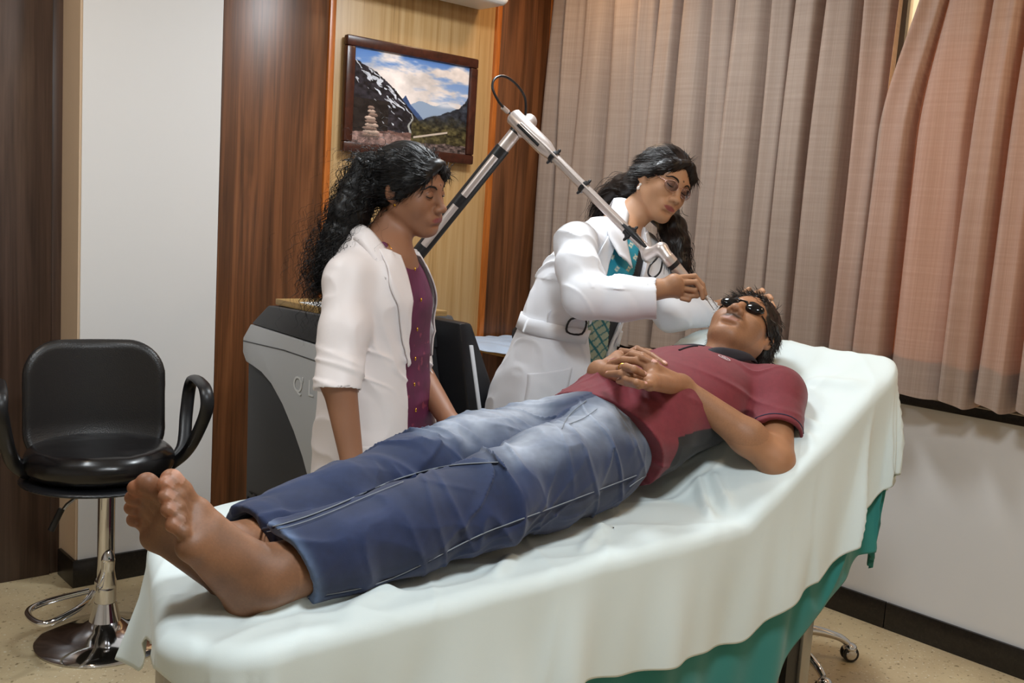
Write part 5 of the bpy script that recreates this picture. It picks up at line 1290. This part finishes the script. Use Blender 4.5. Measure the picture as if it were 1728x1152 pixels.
bo = b.obj('body', .0027*Q, MT['skin'], w1, col=w1_col); brows(WH, b, bo)
def kurta_col(V):
    c = np.tile(np.array(lin('5d1d40')), (len(V), 1)); c = c*(1+.16*vnoise(V, 40)[:, None]+.10*vnoise(V*np.array([1, 1, .2]), 160)[:, None])
    sp = (vnoise(V, 75, 3) > .62); return np.clip(np.where((sp & (V[:, 2] < 1.1))[:, None], np.array(lin('8a3a50')), c), 0, 1)
def kdisp(P): return -.004*(1-np.abs(vnoise(np.stack([P[:, 0]*6, P[:, 1]*6, P[:, 2]*17], 1), 1., 6))*2)*np.exp(-((P[:, 2]-.96)/.09)**2) - .0015*vnoise(P, 18)
kb = Body(disp=kdisp, damp=.006); f_, c_, r_ = stackfn(WF, wz, wrx, wry, wcx, wcy, off=-.012); kb.fnp(f_, c_, r_)
kb.cap(WF.w((0, .0, 1.28)), WF.w((0, .005, 1.325)), .085, .065, .03)
kb.ell(WF.w((0, .045, 1.375)), (.068, .068, .062), .008, 's'); kb.plane(WF.w((0, .0, 1.338)), (0, 0, 1), c=WF.w((0, 0, 1.42)), r=.12)
kur = kb.obj('kurta', .0035*Q, MT['print'], w1, col=kurta_col)
for z_ in (1.27, 1.19, 1.11, 1.03, .96, .89):
    p_ = kb.march([WF.w((-.012, .3, z_))], -WF.R[:, 1])[0]
    b = Body(); b.ell(p_+WF.R[:, 1]*.001, (.003, .003, .006)); b.obj('button', .0016, MT['gold'], kur)
def wdisp(P):
    x, y, z = P[:, 0], P[:, 1], P[:, 2]; lo = 1-sstep(.85, 1.2, z)
    return -.0065*lo*vnoise(np.stack([x*16, y*16, z*1.5], 1), 1., 4) - .0045*np.clip(1-np.abs(vnoise(np.stack([(x+z*.5)*16, y*9, (z-x*.4)*6], 1), 1., 8))*2.4, 0, 1)**1.5 - .005*np.exp(-((z-1.02)/.07)**2)*np.clip(1-np.abs(vnoise(np.stack([(x+y)*7, x*4, z*26+x*9], 1), 1., 5))*2.4, 0, 1)**1.5+.002
cw = Body(disp=wdisp, damp=.010)
f_, c_, r_ = stackfn(WF, wz, wrx, wry, wcx, wcy); cw.fnp(f_, c_, r_)
cw.ell(WF.w((0, -.015, 1.285)), (.11, .085, .06), .05); cw.cap(wsR, wsL, .054, .054, .04)
cw.plane(WF.w((0, 0, 1.335)), (WF.R[:, 1]*.35+np.array([0, 0, .94])), c=WF.w((0, .04, 1.42)), r=.13)
cwb = Body(disp=wdisp, damp=.01); cwb.p = list(cw.p)
def wopen(P):
    l = WF.l(P); x, y, z = l.T
    lo_ = np.interp(z, [.4, .85, 1.0, 1.12, 1.22, 1.34], [-.20, -.198, -.185, -.170, -.130, -.06]); hi_ = np.interp(z, [.4, .85, 1.0, 1.12, 1.22, 1.34], [.02, .025, .035, .05, .055, .045])
    return np.maximum(np.maximum(lo_-x, x-hi_), -y)
cw.fnp(wopen, WF.w((0, .1, .8)), .75, k=.002, op='s')
sd__ = (cuR-wsR)/np.linalg.norm(cuR-wsR); sl_ = (cuL-wsL)/np.linalg.norm(cuL-wsL)
cw.chain([wsR, wsR+(cuR-wsR)*.5, cuR], [.057, .060, .060], .03); cw.chain([wsL, cuL], [.058, .058], .03)
cw.plane(cuR, sd__, c=cuR+sd__*.075, r=.09); cw.cap(cuR+sd__*.05, cuR-sd__*.025, .050, .048, .003, 's')
cw.plane(cuL, sl_, c=cuL+sl_*.075, r=.09); cw.cap(cuL+sl_*.05, cuL-sl_*.025, .048, .046, .003, 's')
cw.plane(WF.w((0, 0, .36)), (0, 0, -1), c=WF.w((0, 0, .0)), r=.42)
cwo = cw.obj('coat', .0035*Q, MT['coat_cream'], w1)
fW = WF.R[:, 1]; wl = lambda x, z, y=.3: WF.w((x, y, z))
patch('lapel', cwb, [wl(.045, 1.34), wl(.055, 1.22), wl(.05, 1.12), wl(.036, 1.02)], [wl(.085, 1.335), wl(.112, 1.235), wl(.085, 1.14), wl(.042, 1.015)], 34, -fW, MT['coat_cream'], cwo, off=.005, th=.004)
patch('lapel', cwb, [wl(-.05, 1.34), wl(-.12, 1.22), wl(-.165, 1.12), wl(-.178, 1.02)], [wl(-.085, 1.33), wl(-.15, 1.235), wl(-.178, 1.14), wl(-.186, 1.015)], 34, -fW, MT['coat_cream'], cwo, off=.005, th=.004)
ci = [WF.w(p) for p in [(.060, .085, 1.285), (.064, .045, 1.335), (.062, -.0, 1.372), (.045, -.055, 1.385), (0, -.075, 1.385), (-.045, -.055, 1.385), (-.062, .0, 1.37), (-.062, .045, 1.335)]]
co = [WF.w(p) for p in [(.115, .090, 1.245), (.115, .045, 1.30), (.100, -.01, 1.335), (.07, -.078, 1.345), (0, -.10, 1.345), (-.07, -.078, 1.345), (-.098, .0, 1.335), (-.10, .045, 1.30)]]
ribbon('collar', ci, co, MT['coat_cream'], cwo, bulge=.010, bdir=(0, 0, 1), th=.005)
patch('pocket', cwb, [wl(.175, .815), wl(.17, .64)], [wl(.05, .82), wl(.05, .64)], 20, -fW, MT['coat_cream'], cwo, off=.0025, th=.003)
tube('chain', kb.snap(catmull([WF.w(p) for p in [(.058, .02, 1.34), (.045, .07, 1.315), (.0, .095, 1.30), (-.045, .07, 1.315), (-.058, .02, 1.34)]], 8), .002), .0012, MT['gold'], w1, 6)
b = Body(); b.ell((.0775, .004, -.036), (.0035, .0042, .0042), F=WH); b.obj('earring', .0016, MT['gold'], w1)
hb3 = Body(disp=lambda P: -.003*(1-np.abs(vnoise(WH.l(P)*np.array([60, 20, 30]), 1., 4))*2)-.002*vnoise(P, 50), damp=.006)
hb3.ell((0, -.018, .038), (.083, .102, .088), .02, F=WH); hb3.ell((0, -.045, -.005), (.079, .066, .058), .02, F=WH)
hb3.ell((0, .102, -.028), (.068, .070, .098), .010, 's', F=WH)
for s in (-1, 1):
    hb3.ell((s*.088, .016, -.044), (.03, .036, .036), .008, 's', F=WH)
    hb3.chain([(s*.01, .080, .078), (s*.050, .066, .050), (s*.070, .034, .020), (s*.076, .012, -.010)], [.014, .017, .016, .010], .012, F=WH)
tailw = [WH.w((.0, -.105, .02)), at(622, 285, y=2.32), at(608, 320, y=2.33), at(590, 360, y=2.33), at(570, 400, y=2.33), at(553, 440, y=2.32), at(543, 480, y=2.32)]
hb3.chain(tailw, [.040, .040, .048, .050, .040, .026, .008], .02)
hd3 = hb3.obj('hair', .003*Q, MT['hair_black'], w1)
condw = lambda v: (((v-WH.o)**2).sum(1) < .118**2)
locks_on(hd3, hb3, WH, 2600, .040, MT['hair_black'], 31, lambda l: np.stack([np.sign(l[:, 0])*.3, -.9+0*l[:, 1], -.15+0*l[:, 2]], 1), condw, r0=.0008, jit=.15, lift=.10, curl=.25, cf_=90)
fl = flow(tailw); pth = catmull(tailw, 6); rr_ = np.random.default_rng(41)
for nn, rdd, nm, cr in ((1500, .026, 'curly_locks', .9), (500, .044, 'flyaway_locks', 1.0)):
    ii = rr_.integers(2, len(pth)-3, nn); rt = pth[ii]+rr_.normal(0, 1, (nn, 3))*rdd
    strands(nm, rt, fl(rt), .10 if nm[0] == 'c' else .13, MT['hair_black'], hd3, 14, .0009 if nm[0] == 'c' else .00035, curl=cr, cfreq=150, jit=.25, seed=nn, follow=fl)
hc = at(612, 280, y=2.30); b = Body(); b.cap(hc+(0, -.02, .008), hc+(.01, .02, -.012), .008, .010, .004); b.cap(hc+(0, -.01, .0), hc+(-.015, -.0, .018), .006, .005, .004); b.obj('hair_clip', .003, MT['black'], w1)
